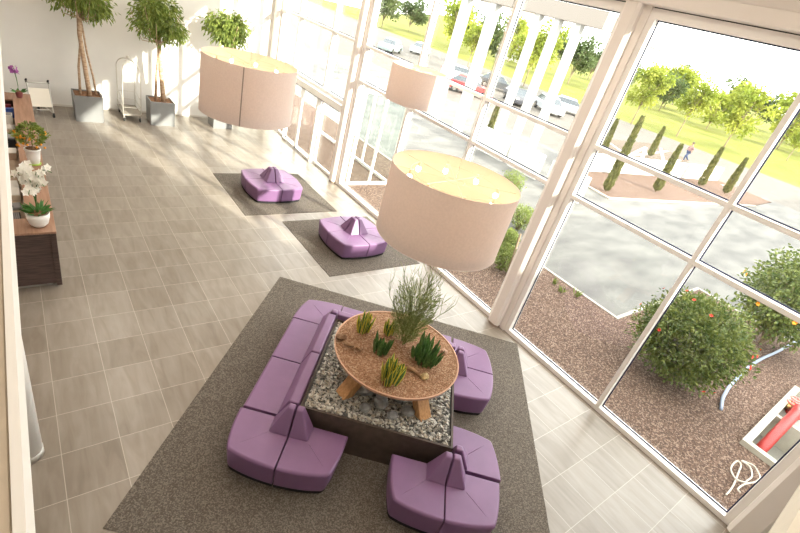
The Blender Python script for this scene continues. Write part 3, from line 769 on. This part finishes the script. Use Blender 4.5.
ficus('tall ficus with three bare trunks in a grey cube planter, left of the bellman cart', (1.57, 16.72, 0), .72,
      [([(-.17, -.05, .70), (-.15, 0, 1.5), (-.03, .0, 2.4), (0, 0, 2.9)], .035), ([(.06, -.08, .70), (.0, -.05, 1.5), (-.07, 0, 2.4), (-.05, 0, 3.0)], .065), ([(.25, .1, .70), (.20, .1, 1.2), (.08, .05, 1.9), (.0, 0, 2.7)], .03)],
      (0, -.12, 3.42), (.92, .78, .84), 2600)
ficus('ficus with a dense round crown in a grey cube planter, right of the bellman cart', (3.58, 16.80, 0), .72,
      [([(-.14, 0, .70), (-.12, 0, 1.4), (-.06, 0, 2.1), (-.04, 0, 2.6)], .045), ([(.08, -.05, .70), (.04, 0, 1.4), (-.02, 0, 2.1), (-.04, 0, 2.7)], .08)],
      (-.10, -.15, 3.12), (.92, .76, .84), 3200)
ficus('small round ficus in a dark planter, half hidden by the left drum lamp', (5.53, 16.86, 0), .66,
      [([(0, 0, .70), (-.02, 0, 1.5), (.02, 0, 2.3), (.0, 0, 2.8)], .05), ([(.12, .05, .70), (.1, .03, 1.6), (.02, 0, 2.5)], .03)],
      (.0, -.15, 3.28), (.80, .70, .72), 2900)

# ------------------------------------------------------------------ outside ground
_a, _b = from_px(741, 438, .10), from_px(798, 387, .10)
TRX0, TRX1, TRY1 = _a.x, _b.x, .12; TRY0 = TRY1-1.5
struct('gravel_bed', MB().box(GX+.22, -6, -.2, TRX0, 3.55, -.01).box(TRX1, -6, -.2, 16.5, 3.55, -.01).box(TRX0, TRY1, -.2, TRX1, 3.55, -.01).box(TRX0, -6, -.2, TRX1, TRY0, -.01).box(GX+.22, 3.55, -.2, 11.25, 30, -.01), BARK, 'reddish brown bark chip bed along the glass wall', 'gravel bed')
struct('court_pavement', MB().box(11.35, 3.65, -.2, 26, 40, -.012).box(16.6, -12, -.2, 42, 3.65, -.012).box(26, 3.65, -.2, 42, 9.0, -.0125), ASPHALT, 'grey asphalt court outside the windows', 'pavement')
struct('kerb_strip', MB().box(11.25, 3.55, -.2, 11.35, 30, .01).box(11.35, 3.55, -.2, 16.6, 3.65, .01).box(16.5, -6, -.2, 16.6, 3.55, .01), KERB, 'pale concrete kerb between the bark bed and the court', 'kerb')
struct('paved_walk', MB().box(26, 9.0, -.2, 42, 60, -.013).box(42, -30, -.2, 57.5, 90, -.013), PAVE, 'pale paved walk and road beyond the low white wall', 'pavement')
struct('lawn', MB().add([(57.5, -60, -.02), (95, -60, .8), (95, 140, .8), (57.5, 140, -.02), (220, -140, 5), (220, 260, 5), (420, -200, 2), (420, 460, 2)], [(0, 1, 2, 3), (1, 4, 5, 2), (4, 6, 7, 5)]), LAWN, 'bright green lawn slope with trees beyond the road', 'lawn')
struct('outer_ground', MB().box(-40, 30.01, -.3, 57.5, 140, -.02).box(11.36, 40.01, -.019, 26, 90, -.0185), PAVE, 'pale car park ground', 'pavement')
struct('cypress_bed', MB().prism([(21.7, 11.7), (21.5, 10.0), (28.6, 9.05), (36.5, 8.0), (41, 8.2), (41, 11.8), (30, 12.8), (22.4, 13.4)], -.01, .03), BARK, 'bark chip bed in front of the low white wall', 'gravel bed')
struct('cypress_kerb', MB().prism([(21.55, 11.8), (21.3, 9.85), (28.6, 8.9), (36.5, 7.85), (36.5, 8.0), (28.6, 9.05), (21.5, 10.0), (21.75, 11.75)], -.01, .06), KERB, 'pale kerb around the far bark bed', 'kerb')
def wallseg(b, p, q, h, th=.25):
    p, q = Vector((*p, 0)), Vector((*q, 0)); d = (q-p).normalized(); n = Vector((-d.y, d.x, 0))*th/2
    b.prism([(p-n).to_tuple()[:2], (q-n).to_tuple()[:2], (q+n).to_tuple()[:2], (p+n).to_tuple()[:2]], -.05, h)
b = MB(); wallseg(b, (22.6, 13.6), (29.2, 13.0), 1.0); wallseg(b, (29.2, 13.0), (40.6, 12.0), 1.0); struct('garden_wall', b, OUTW, 'long low white wall behind the slim cypresses', 'wall')
# irregular stripes of the paved terrace
b = MB(); SP = [((588, 168), (640, 172)), ((606, 140), (628, 156)), ((628, 156), (646, 147)), ((628, 156), (668, 151)), ((646, 147), (640, 165)), ((661, 148), (664, 164)), ((592, 142), (606, 140)), ((640, 165), (664, 164)), ((664, 164), (680, 160)), ((600, 150), (628, 156))]
for p, q in SP:
    A, C = from_px(*p, 0), from_px(*q, 0); d = (C-A).normalized(); n = Vector((-d.y, d.x, 0))*.13
    b.prism([(A-n)[:2], (C-n)[:2], (C+n)[:2], (A+n)[:2]], -.012, -.004 + .0011*SP.index((p, q)))
struct('pavement_stripes', b, STRIPE, 'white irregular stripes in the terrace paving', 'pavement')
b = MB().prism([from_px(*p, 0)[:2] for p in ((578, 150), (600, 138), (650, 143), (690, 160), (660, 172), (600, 166))][::-1], -.0129, -.008)
struct('terrace_pavers', b, PAVEB, 'beige terrace paving behind the low white wall', 'pavement')
# unseen building wing, added and sized to cast shade over the court
struct('shade_wing', MB().box(9.5, -30, -.2, 60, -10.5, 6.9), OUTW, 'unseen white building wing added to shade the court', 'building')

# ------------------------------------------------------------------ entrance portal and vestibule
t = thing('entrance_portal', 'white entrance portal of posts and beams across the court', 'portal', (0, 0, 0))
PX = 19.35; BEAM = mat('beam_shaded_white', (.24, .21, .185), .8)  # beams use a darker portal white, their shade put into the colour
for y in (13.7, 14.85, 16.0): MB().box(PX-.16, y-.16, 0, PX+.16, y+.16, 6.5).build('post', OUTW, t)
for y in (18.9, 21.0): MB().box(PX-.22, y-.22, 0, PX+.22, y+.22, 6.5).build('post', OUTW, t)
MB().box(PX-.30, 12.4, 6.5, PX+.30, 21.3, 7.15).build('beam', BEAM, t)
for y in (12.7, 21.0): MB().box(PX+.30, y-.2, 6.52, PX+6.0, y+.2, 7.1).build('cross_beam', BEAM, t)
t = thing('portal_wall', 'low white wall with gaps in front of the entrance portal', 'wall', kind='structure')
MB().box(18.3, 12.2, -.05, 18.6, 13.9, 1.15).build('wall_panel', OUTW, t); MB().box(18.3, 14.4, -.05, 18.6, 16.8, 1.15).build('wall_panel', OUTW, t); MB().box(18.3, 9.7, -.05, 18.6, 11.6, 1.15).build('wall_panel', OUTW, t)
t = thing('glass_vestibule', 'greenish glass vestibule standing outside behind the smallest drum lamp', 'vestibule', (0, 0, 0))
VX0, VX1, VY = 7.97, 9.62, 11.78
for x in (VX0, (VX0+VX1)/2, VX1):
    MB().box(x-.035, VY-.04, 0, x+.035, VY+.04, 2.9).build('post', FRAME, t)
for y in (13.6, 15.4): MB().box(VX1-.035, y-.035, 0, VX1+.035, y+.035, 2.9).build('post', FRAME, t)
MB().box(VX0, VY-.04, 0, VX1, VY+.04, .09).box(VX0, VY-.04, 2.9, VX1, VY+.04, 3.0).box(VX1-.04, VY+.04, 0, VX1+.04, 17.0, .09).box(VX1-.04, VY+.04, 2.9, VX1+.04, 17.0, 3.0).build('rail', FRAME, t)
xm = (VX0+VX1)/2
for a, c in ((VX0+.035, xm-.035), (xm+.035, VX1-.035)): MB().box(a, VY-.005, .09, c, VY+.005, 2.9).build('glass_pane', VGLASS, t)
for a, c in ((VY+.04, 13.56), (13.64, 15.36), (15.44, 17.0)): MB().box(VX1-.005, a, .09, VX1+.005, c, 2.9).build('glass_pane', VGLASS, t)

# ------------------------------------------------------------------ shrubs
def bush(name, label, c, r, n, leafm, flowers, ln=.10, w=.055, group=None, trunk=True, down=.1):
    t = thing(name, label, 'shrub', (c[0], c[1], -.01), 0, group)
    b = MB(); zc = c[2]
    for k in range(34):
        zz = 1-2*(k+.5)/34; aa = k*2.39996; d = Vector((math.sqrt(1-zz*zz)*math.cos(aa), math.sqrt(1-zz*zz)*math.sin(aa), zz))
        q = Vector((d.x*r[0], d.y*r[1], d.z*r[2]))*R(.52, .64) + Vector((0, 0, zc)); s = R(.36, .44)
        leafball(b, q, (r[0]*s, r[1]*s, r[2]*s), n//34, ln, w, down, .35)
    b.v = [(x, y, max(z, .03)) for x, y, z in b.v]
    b.build('foliage', leafm, t)
    tb = MB()
    for k in range(7):
        a = R(0, 6.28); tb.tube([(R(-.05, .05), R(-.05, .05), -.02), (math.cos(a)*r[0]*.25, math.sin(a)*r[1]*.25, zc*.6), (math.cos(a)*r[0]*.6, math.sin(a)*r[1]*.6, zc*1.3)], .03, 6, r1=.01)
    tb.build('stems', BARKT, t)
    if flowers:
        m_, nf, fs = flowers
        for k in range(nf):
            fb = MB()
            d = Vector((random.gauss(-.3, 1), random.gauss(-.2, 1), random.gauss(.4, .8))).normalized()
            p = Vector((d.x*r[0], d.y*r[1], d.z*r[2]))*.95 + Vector((0, 0, zc)); sd = d.orthogonal().normalized(); up = d.cross(sd)
            if p.z < .15: p.z = .3
            for j in range(6):
                a = 2*PI*j/6; fb.leaf(p, sd*math.cos(a)+up*math.sin(a)+d*.5, fs, fs*.8, 0, .15, d)
            fb.build('flower', m_, t)
    return t
random.seed(51)
bush('camellia_bush', 'big round camellia bush with red flowers right outside the near window', (10.42, 1.86, 1.03), (1.36, 1.22, 1.08), 17000, LEAF_B, (FLOWER_R, 16, .045), .085, .05)
bush('camellia_bush', 'second camellia bush with orange buds behind the big one, cut by the right edge', (15.2, 1.3, 1.5), (1.6, 1.35, 1.5), 8500, LEAF_B, (ORANGE, 12, .07), .12, .07)
random.seed(52)
for px, r_, lab in [((507, 255), .42, 'lowest round box shrub beside the broad window column'), ((510, 235), .36, 'second lowest round box shrub beside the broad window column'), ((523, 217), .50, 'second highest round box shrub, against the court beside the broad window column'), ((512, 184), .58, 'farthest round box shrub peeking over the rim of the largest drum lamp')]:
    x, y, _z = from_px(*px, .45)
    bush('box_shrub', lab, (x, y, r_*.95), (r_, r_, r_*.95), 2200, LEAF_S, None, .06, .035, 'round box shrubs')
t = thing('garden_stakes', 'pair of thin brown stakes in the bark bed beside the window column', 'stakes', (9.3, 5.8, 0))
for dx in (0, .16): MB().tube([(dx, 0, -.02), (dx+.05, .15, 1.3)], .025, 7).build('stake', BARKT, t)
for i, (px, lab) in enumerate([((554, 284), 'left'), ((561, 292), 'middle'), ((576, 296), 'right')]):
    p = from_px(*px, 0); b = MB()
    for k in range(14): b.leaf((R(-.05, .05), R(-.05, .05), 0), (R(-.6, .6), R(-.6, .6), 1), R(.12, .26), .045)
    o = b.build('seedling', LEAF_S); o.location = (p.x, p.y, -.012); tag(o, '%s of three small green seedlings in the bark bed by the court kerb' % lab, 'seedling', 'seedlings by the kerb')

def cypress(label, base, h, r_):
    t = thing('cypress_shrub', label, 'shrub', (base[0], base[1], .0), 0, 'slim cypress shrubs by the low white wall')
    b = MB()
    for i in range(1100):
        k = R(0.0, 1)**1.15; z = .08 + k*(h-.2); rr = r_*.46*min(1, k*8+.6)*(1-k)**.45*R(.5, 1.15); a = R(0, 6.28)
        b.leaf((rr*math.cos(a), rr*math.sin(a), z), (math.cos(a)*.35, math.sin(a)*.35, 1), .24, .085)
    b.build('foliage', LEAF_C, t); MB().tube([(0, 0, -.01), (0, 0, h*.8)], .05, 6, r1=.02).build('trunk', BARKT, t)
random.seed(61)
for base, h, r_, lab in [((22.24, 10.65), 3.75, .36, 'tallest slim cypress, at the left end of the white wall'), ((27.32, 10.45), 2.75, .40, 'slim cypress second from left before the white wall'),
                         ((34.99, 11.0), 2.7, .40, 'slim cypress third from left before the white wall'), ((36.19, 9.79), 2.5, .40, 'slim cypress nearest the window mullion before the white wall'),
                         ((38.5, 16.5), 2.4, .42, 'slim cypress standing behind the white wall by the road'), ((20.3, 17.4), 2.2, .26, 'slim cypress left of the entrance portal'), ((20.6, 12.3), 2.5, .26, 'slim cypress right of the portal posts'), ((31.5, 16.6), 2.4, .36, 'slim cypress on the striped terrace')]:
    cypress(lab, base, h, r_)

# ------------------------------------------------------------------ trees on the lawn
def tree_proto(seed, n=1500):
    random.seed(seed); b = MB()
    for k in range(18):
        d = Vector((random.gauss(0, 1), random.gauss(0, 1), random.gauss(0, 1))).normalized()*R(.3, .75); s = R(.28, .5)
        leafball(b, (d.x, d.y, d.z), (s, s, s*.85), n//18, .16, .10, .1, .15)
    return b
def trunk_mb(seed):
    random.seed(seed); b = MB(); b.tube([(0, 0, 0), (R(-.02, .02), 0, .5), (0, 0, 1)], .035, 7, r1=.02); return b
protos = []
for k, m_ in enumerate((LEAF_T, LEAF_T, LEAF_D)):
    f = tree_proto(70+k).build('foliage', m_); tr_ = trunk_mb(80+k).build('trunk', BARKT)
    br = MB()
    for j in range(8):
        a = R(0, 6.28); br.tube([(0, 0, -.9), (math.cos(a)*.3, math.sin(a)*.3, -.2), (math.cos(a)*.6, math.sin(a)*.6, .3)], .02, 5, r1=.006)
    bo = br.build('branches', BARKT)
    protos.append((f, tr_, bo))
first = [True]*3
def lawn_tree(base, h, cr, k, label, clear=.30, rz=0.0, sq=1.0):
    t = thing('lawn_tree', label, 'tree', base, rz, 'trees beyond the court')
    f, tr_, bo = protos[k]
    if first[k]: first[k] = False
    else: f, tr_, bo = [o.copy() for o in (f, tr_, bo)]; [COL.objects.link(o) for o in (f, tr_, bo)]
    ch = h*(1-clear)/2
    for o in (f, tr_, bo): o.parent = t
    f.location = (0, 0, h-ch); f.scale = (cr, cr, ch*1.05*sq); bo.location = (0, 0, h-ch); bo.scale = (cr*.8, cr*.8, ch)
    tr_.location = (0, 0, -.05); tr_.scale = (h*.35, h*.35, h*.75)
    return t
def tree_px(base, crown, r_px, k, label, rz=0.0):
    """real size from the camera solution: base on the ground, crown centre seen above it"""
    B = from_px(*base, 0.0); best = None
    for i in range(60, 1400):
        z = i*.01; w_ = Vector((B.x, B.y, z-S)); y = w_.dot(d2)/w_.dot(fw)*460.5+266.5
        if best is None or abs(y-crown[1]) < best[0]: best = (abs(y-crown[1]), z, w_.dot(fw))
    cr = r_px*best[2]/460.5; h = best[1]+cr*1.05
    return lawn_tree((B.x, B.y, 0.02), h, cr, k, label, max(.1, 1-2.1*cr/h), rz)
tree_px((631, 124), (655, 86), 23, 0, 'lime green tree at the left of the near window, standing by the road', 2.2)
tree_px((676, 137), (692, 99), 21, 1, 'lime green tree in the middle of the near window, left of the walking person', 1.0)
tree_px((722, 150), (741, 110), 27, 0, 'lime green tree right of the walking person, the largest in the near window', .3)
tree_px((784, 164), (797, 138), 13, 1, 'lime green tree at the right edge of the photo beyond the window mullion', 2.5)
lawn_tree((45.0, 35.0, 0), 8.0, 2.6, 1, 'lime green tree behind the silver blue car', .35, 2.9)
lawn_tree((50.5, 49.0, 0), 7.5, 3.2, 2, 'darker green tree behind the red car', .2, .2)
lawn_tree((44.0, 44.5, 0), 6.0, 2.0, 1, 'small pale green tree left of the red car', .35, 1.2)
lawn_tree((52.5, 42.0, 0), 7.0, 2.4, 0, 'lime green tree seen between the portal posts', .3, .9)
random.seed(77)
far = [(72, 78), (80, 70), (74, 62), (86, 62), (78, 53), (92, 50), (88, 40), (98, 44), (84, 30), (100, 33), (92, 22), (108, 24), (96, 14), (112, 13), (104, 6), (120, 4), (70, 92), (60, 88), (118, 34), (126, 22), (64, 70), (110, 48), (120, 60), (104, 66)]
for i, (x, y) in enumerate(far):
    z = .8 + (x-95)/125*4.2 if x > 95 else max(0, (x-57.5)/37.5*.8)
    lawn_tree((x, y, z-.1), R(6, 9.5), R(3, 4.6), random.choice((2, 2, 0)), 'rounded tree in the distant row along the lawn', .12, R(0, 6))
t = thing('far_house', 'distant house with a red tiled roof among the trees', 'house', (88, 76, 0), .5)
MB().box(-4, -3, 0, 4, 3, 5).build('wall', OUTW, t); MB().add([(-4.4, -3.4, 5), (4.4, -3.4, 5), (4.4, 3.4, 5), (-4.4, 3.4, 5), (-2.5, 0, 7.6), (2.5, 0, 7.6)], [(3, 2, 1, 0), (0, 1, 5, 4), (1, 2, 5), (2, 3, 4, 5), (3, 0, 4)]).build('roof', ROOF, t)

# ------------------------------------------------------------------ cars
def make_car(pm):
    t = thing('parked_car', 'x', 'car')
    prof = [(-2.1, .25), (-2.15, .6), (-2.05, .85), (-1.0, .92), (1.3, .95), (2.0, .93), (2.12, .7), (2.1, .28)]
    def ext(pr, w0, w1, tz0, tz1):
        n = len(pr); vs = []
        for s in (-1, 1):
            for x, z in pr: k = (z-tz0)/(tz1-tz0); vs.append((x, s*(w0+(w1-w0)*k), z))
        return vs, [tuple(range(n)), tuple(range(2*n-1, n-1, -1))] + [(i, n+i, n+(i+1) % n, (i+1) % n) for i in range(n)]
    v, f = ext(prof, .86, .84, .25, .95); MB().add(v, f).build('body', pm, t, bevel=.05, seg=2)
    cab = [(-1.05, .90), (-.45, 1.38), (1.2, 1.42), (1.85, .93)]
    v, f = ext(cab, .82, .64, .9, 1.42); MB().add(v, f).build('window_band', CARG, t, bevel=.02, seg=2)
    v, f = ext([(-.5, 1.36), (-.4, 1.44), (1.15, 1.47), (1.28, 1.38)], .68, .62, 1.36, 1.47); MB().add(v, f).build('roof', pm, t, bevel=.02, seg=2)
    for x in (-1.3, 1.3):
        for y in (-.80, .80):
            w = MB().lathe([(.31, -.1), (.31, .1)], 20); w.v = [(x+x_, y+z_, .31+y_) for x_, y_, z_ in w.v]; o = w.build('wheel', TYRE, t)
            w = MB().lathe([(.18, -.112), (.18, .112)], 16); w.v = [(x+x_, y+z_, .31+y_) for x_, y_, z_ in w.v]; w.build('hub_cap', CHROME, o)
    for y in (-.62, .62):
        MB().box(-2.14, y-.16, .62, -2.05, y+.16, .76).build('head_lamp', LIGHTW, t); MB().box(2.05, y-.16, .66, 2.13, y+.16, .84).build('tail_lamp', LIGHTR, t)
    return t
cars = [((31.2, 30.6), 2.45, (.62, .03, .03), 'red', 'red parked car nearest the court, seen through the middle bay'), ((36.0, 37.0), 2.45, (.55, .57, .60), 'silver', 'silver parked car behind the red car'),
        ((40.5, 35.8), 2.3, (.06, .065, .07), 'black', 'black parked car right of the silver car behind the red one'), ((37.0, 29.8), 1.0, (.05, .05, .06), 'dark', 'dark parked car between the portal posts'),
        ((39.6, 27.9), 1.0, (.42, .44, .47), 'grey', 'grey parked car right of the dark car between the portal posts'), ((44.6, 29.0), 2.2, (.40, .46, .54), 'steel', 'silver blue parked car left of the lawn tree, by the broad column'),
        ((35.6, 49.5), .6, (.25, .30, .30), 'green', 'grey green parked car seen through the left part of the middle bay'), ((43.8, 54.0), .6, (.60, .61, .62), 'white', 'white parked car behind the grey green car')]
base = None
for (x, y), rz, c, n_, lab in cars:
    pm = paint(n_, c); g_ = 'parked cars beyond the court'
    if base is None: base = make_car(pm); o = base; o.location = (x, y, 0); o.rotation_euler = (0, 0, rz); tag(o, lab, None, g_)
    else:
        o = dup(base, (x, y, 0), rz, lab, g_)
        for ch in o.children:
            if ch.name.split('.')[0] in ('body', 'roof'):
                ch.data = ch.data.copy(); ch.data.materials[0] = pm

# ------------------------------------------------------------------ walking person
def skin_mesh(name, verts, edges, radii, m, parent, sub=2):
    me = bpy.data.meshes.new(name); me.from_pydata(verts, edges, []); me.materials.append(m)
    o = bpy.data.objects.new(name, me); COL.objects.link(o); o.parent = parent
    sk = o.modifiers.new('skin', 'SKIN'); sk.use_smooth_shade = True
    for i, r_ in enumerate(radii): me.skin_vertices[0].data[i].radius = (r_, r_)
    me.skin_vertices[0].data[0].use_root = True
    s_ = o.modifiers.new('sub', 'SUBSURF'); s_.levels = sub; s_.render_levels = sub
    return o
P0 = from_px(684, 161, 0)
t = thing('person', 'person walking on the road in a pale top and blue jeans', 'person', (P0.x, P0.y, -.012), 2.6)
k = .93
V = [(0, 0, .92), (0, 0, 1.15), (.02, 0, 1.38), (.03, 0, 1.50), (.05, 0, 1.62), (.05, 0, 1.70), (.0, .17, 1.38), (-.12, .22, 1.14), (-.02, .24, .92), (.0, -.17, 1.38), (.14, -.22, 1.15), (.28, -.20, .97),
     (0, .09, .88), (.22, .10, .50), (.18, .10, .09), (.30, .11, .04), (0, -.09, .88), (-.05, -.10, .48), (-.38, -.10, .16), (-.30, -.11, .04), (.0, .25, .84), (.33, -.19, .91)]
Ed = [(0, 1), (1, 2), (2, 3), (3, 4), (4, 5), (2, 6), (6, 7), (7, 8), (2, 9), (9, 10), (10, 11), (0, 12), (12, 13), (13, 14), (14, 15), (0, 16), (16, 17), (17, 18), (18, 19), (8, 20), (11, 21)]
Ra = [.13, .12, .13, .055, .095, .085, .06, .045, .032, .06, .045, .032, .09, .06, .042, .035, .09, .06, .042, .035, .03, .03]
skin_mesh('body', [(x*k, y*k, z*k) for x, y, z in V], Ed, [r_*k for r_ in Ra], SKIN, t)
def sub(ids, grow, name, m):
    mp = {i: n_ for n_, i in enumerate(ids)}
    skin_mesh(name, [(V[i][0]*k, V[i][1]*k, V[i][2]*k) for i in ids], [(mp[a], mp[b_]) for a, b_ in Ed if a in mp and b_ in mp], [(Ra[i]+grow)*k for i in ids], m, t)
sub([1, 2, 6, 7, 9, 10, 0], .022, 'shirt', SHIRT); sub([0, 12, 13, 14, 16, 17, 18], .02, 'jeans', JEANS)
MB().blob((.03*k, 0, 1.685*k), (.10, .095, .105), 12, 8).build('hair', HAIR, t, smooth=True)
MB().tube([(.15*k, 0, 1.63*k), (.165*k, 0, 1.60*k)], .012, 6).build('nose', SKIN, t)

# ------------------------------------------------------------------ hydrant trough, hose, cable outside the near window
t = thing('hydrant_trough', 'cream utility trough with a red fire pipe outside the near window corner', 'trough', (0, 0, 0))
X0, X1, Y0, Y1 = TRX0, TRX1, TRY0, TRY1; th = .13
xd = X0 + 1.75
b = MB()
b.box(X0, Y1-th, -.55, X1, Y1, .10).box(X0, Y0, -.55, X1, Y0+th, .10).box(X0, Y0+th, -.55, X0+th, Y1-th, .10).box(X1-th, Y0+th, -.55, X1, Y1-th, .10).box(xd, Y0+th, -.55, xd+.12, Y1-th, .08)
b.build('basin_wall', CONC, t)
MB().box(X0+th, Y0+th, -.55, xd, Y1-th, -.5).build('basin_floor', CONCI, t)
MB().box(xd+.12, Y0+th, -.55, X1-th, Y1-th, -.03).build('steel_plate', CONCI, t)
pa, pb = from_px(764, 446, -.15), from_px(796, 413, .20)
MB().tube([pa - (pb-pa)*.15 - Vector((0, 0, .2)), pa, pa.lerp(pb, .5), pb, pb + Vector((.28, .02, .0)), pb + Vector((.36, .02, -.24))], .10, 14).build('red_pipe', RED, t, smooth=True)
MB().lathe([(.15, 0), (.15, .05)], 18, (pb.x+.36, pb.y+.02, -.03)).build('pipe_flange', RED, t)
vp = from_px(792, 403, .15)
v_ = MB().tube([(vp.x, vp.y, -.03), (vp.x, vp.y, .2)], .05, 10).tube([(vp.x-.16, vp.y, .08), (vp.x+.16, vp.y, .08)], .035, 8).build('valve', BRASSV, t, smooth=True)
for x in (vp.x-.13, vp.x+.13): MB().tube([(x+.09*math.cos(2*PI*i/16), vp.y+.09*math.sin(2*PI*i/16), .22) for i in range(17)], .02, 6).tube([(x-.09, vp.y, .22), (x+.09, vp.y, .22)], .012, 5).build('valve_wheel', PINK, v_, smooth=True)
pts = [from_px(*p, .03) for p in ((721, 409), (722.5, 398), (729, 387), (740, 375), (751, 365), (763, 358), (777, 352), (790, 345), (804, 337), (820, 330))]
b = MB(); fine = []
for i in range(len(pts)-1):
    for j in range(4): fine.append(pts[i].lerp(pts[i+1], j/4))
fine.append(pts[-1])
fine = [fine[0]] + [(fine[i-1]+fine[i]*2+fine[i+1])/4 for i in range(1, len(fine)-1)] + [fine[-1]]
tag(b.tube(fine, .035, 8).build('garden_hose', HOSE, smooth=True), 'pale blue garden hose lying on the bark bed beside the big camellia', 'hose')
pts = [from_px(*p, .02+.004*i) for i, p in enumerate(((726, 495), (733, 486), (739, 471), (741, 465), (737, 461), (731, 468), (735, 478), (744, 482), (748, 480), (752, 476), (750, 467), (742, 461), (746, 462), (754, 466), (758, 472), (760, 478), (755, 482), (745, 484), (738, 489), (741, 493)))]
fine = []
for i in range(len(pts)-1):
    a, p, q, c = pts[max(i-1, 0)], pts[i], pts[i+1], pts[min(i+2, len(pts)-1)]
    for j in range(5):
        s = j/5; fine.append(.5*((2*p) + (q-a)*s + (2*a-5*p+4*q-c)*s*s + (3*p-a-3*q+c)*s**3))
tag(MB().tube(fine, .014, 6).build('white_cable', CABLE, smooth=True), 'tangled white cable on the bark bed at the corner of the near window', 'cable')
b = MB(); q = from_px(594, 140, 0)

# ------------------------------------------------------------------ light
w = bpy.data.worlds.new('sky'); scn.world = w; w.use_nodes = True
N = w.node_tree.nodes; bg = N['Background']; bg.inputs['Color'].default_value = (1.0, .985, .96, 1); bg.inputs['Strength'].default_value = 4.2
sd = Vector((-.365, .931, -.34)).normalized()
sun = bpy.data.lights.new('sun', 'SUN'); sun.energy = 9.5; sun.color = (1, .93, .80); sun.angle = .012
so = bpy.data.objects.new('sun', sun); COL.objects.link(so); so.rotation_euler = sd.to_track_quat('-Z', 'Y').to_euler(); so.location = (20, -40, 30)
# unseen downlights added under hall ceiling and gallery to brighten the interior
k = 0
for x, zc in ((1.5, 7.2), (4.5, 7.2), (-1.4, 3.2)):
    for y in (1.0, 4.5, 8.0, 11.5, 15.0):
        t = thing('fill_downlight', 'unseen round ceiling lamp added to brighten the interior', 'fill light', (x, y, zc-.031), 0, 'added fill downlights')
        MB().lathe([(.11, 0), (.13, .0), (.13, .03), (.11, .03)], 24, caps=False).build('trim_ring', CERAMIC, t)
        MB().lathe([(.108, 0.012), (.108, .03)], 24).build('lens', mat('lens_glow', (1, .96, .9), .4, emit=(1, .9, .75), estr=6), t)
        ld = bpy.data.lights.new('downlight', 'AREA'); ld.shape = 'DISK'; ld.size = .2; ld.energy = 34 if zc > 5 else 5; ld.color = (1, .88, .74)
        lo = bpy.data.objects.new('downlight', ld); COL.objects.link(lo); lo.parent = t; lo.location = (0, 0, -.01)

vs_ = scn.view_settings
vs_.view_transform = 'Standard'; vs_.look = 'None'; vs_.gamma = 1.0; vs_.use_curve_mapping = False
vs_.exposure = 0.68
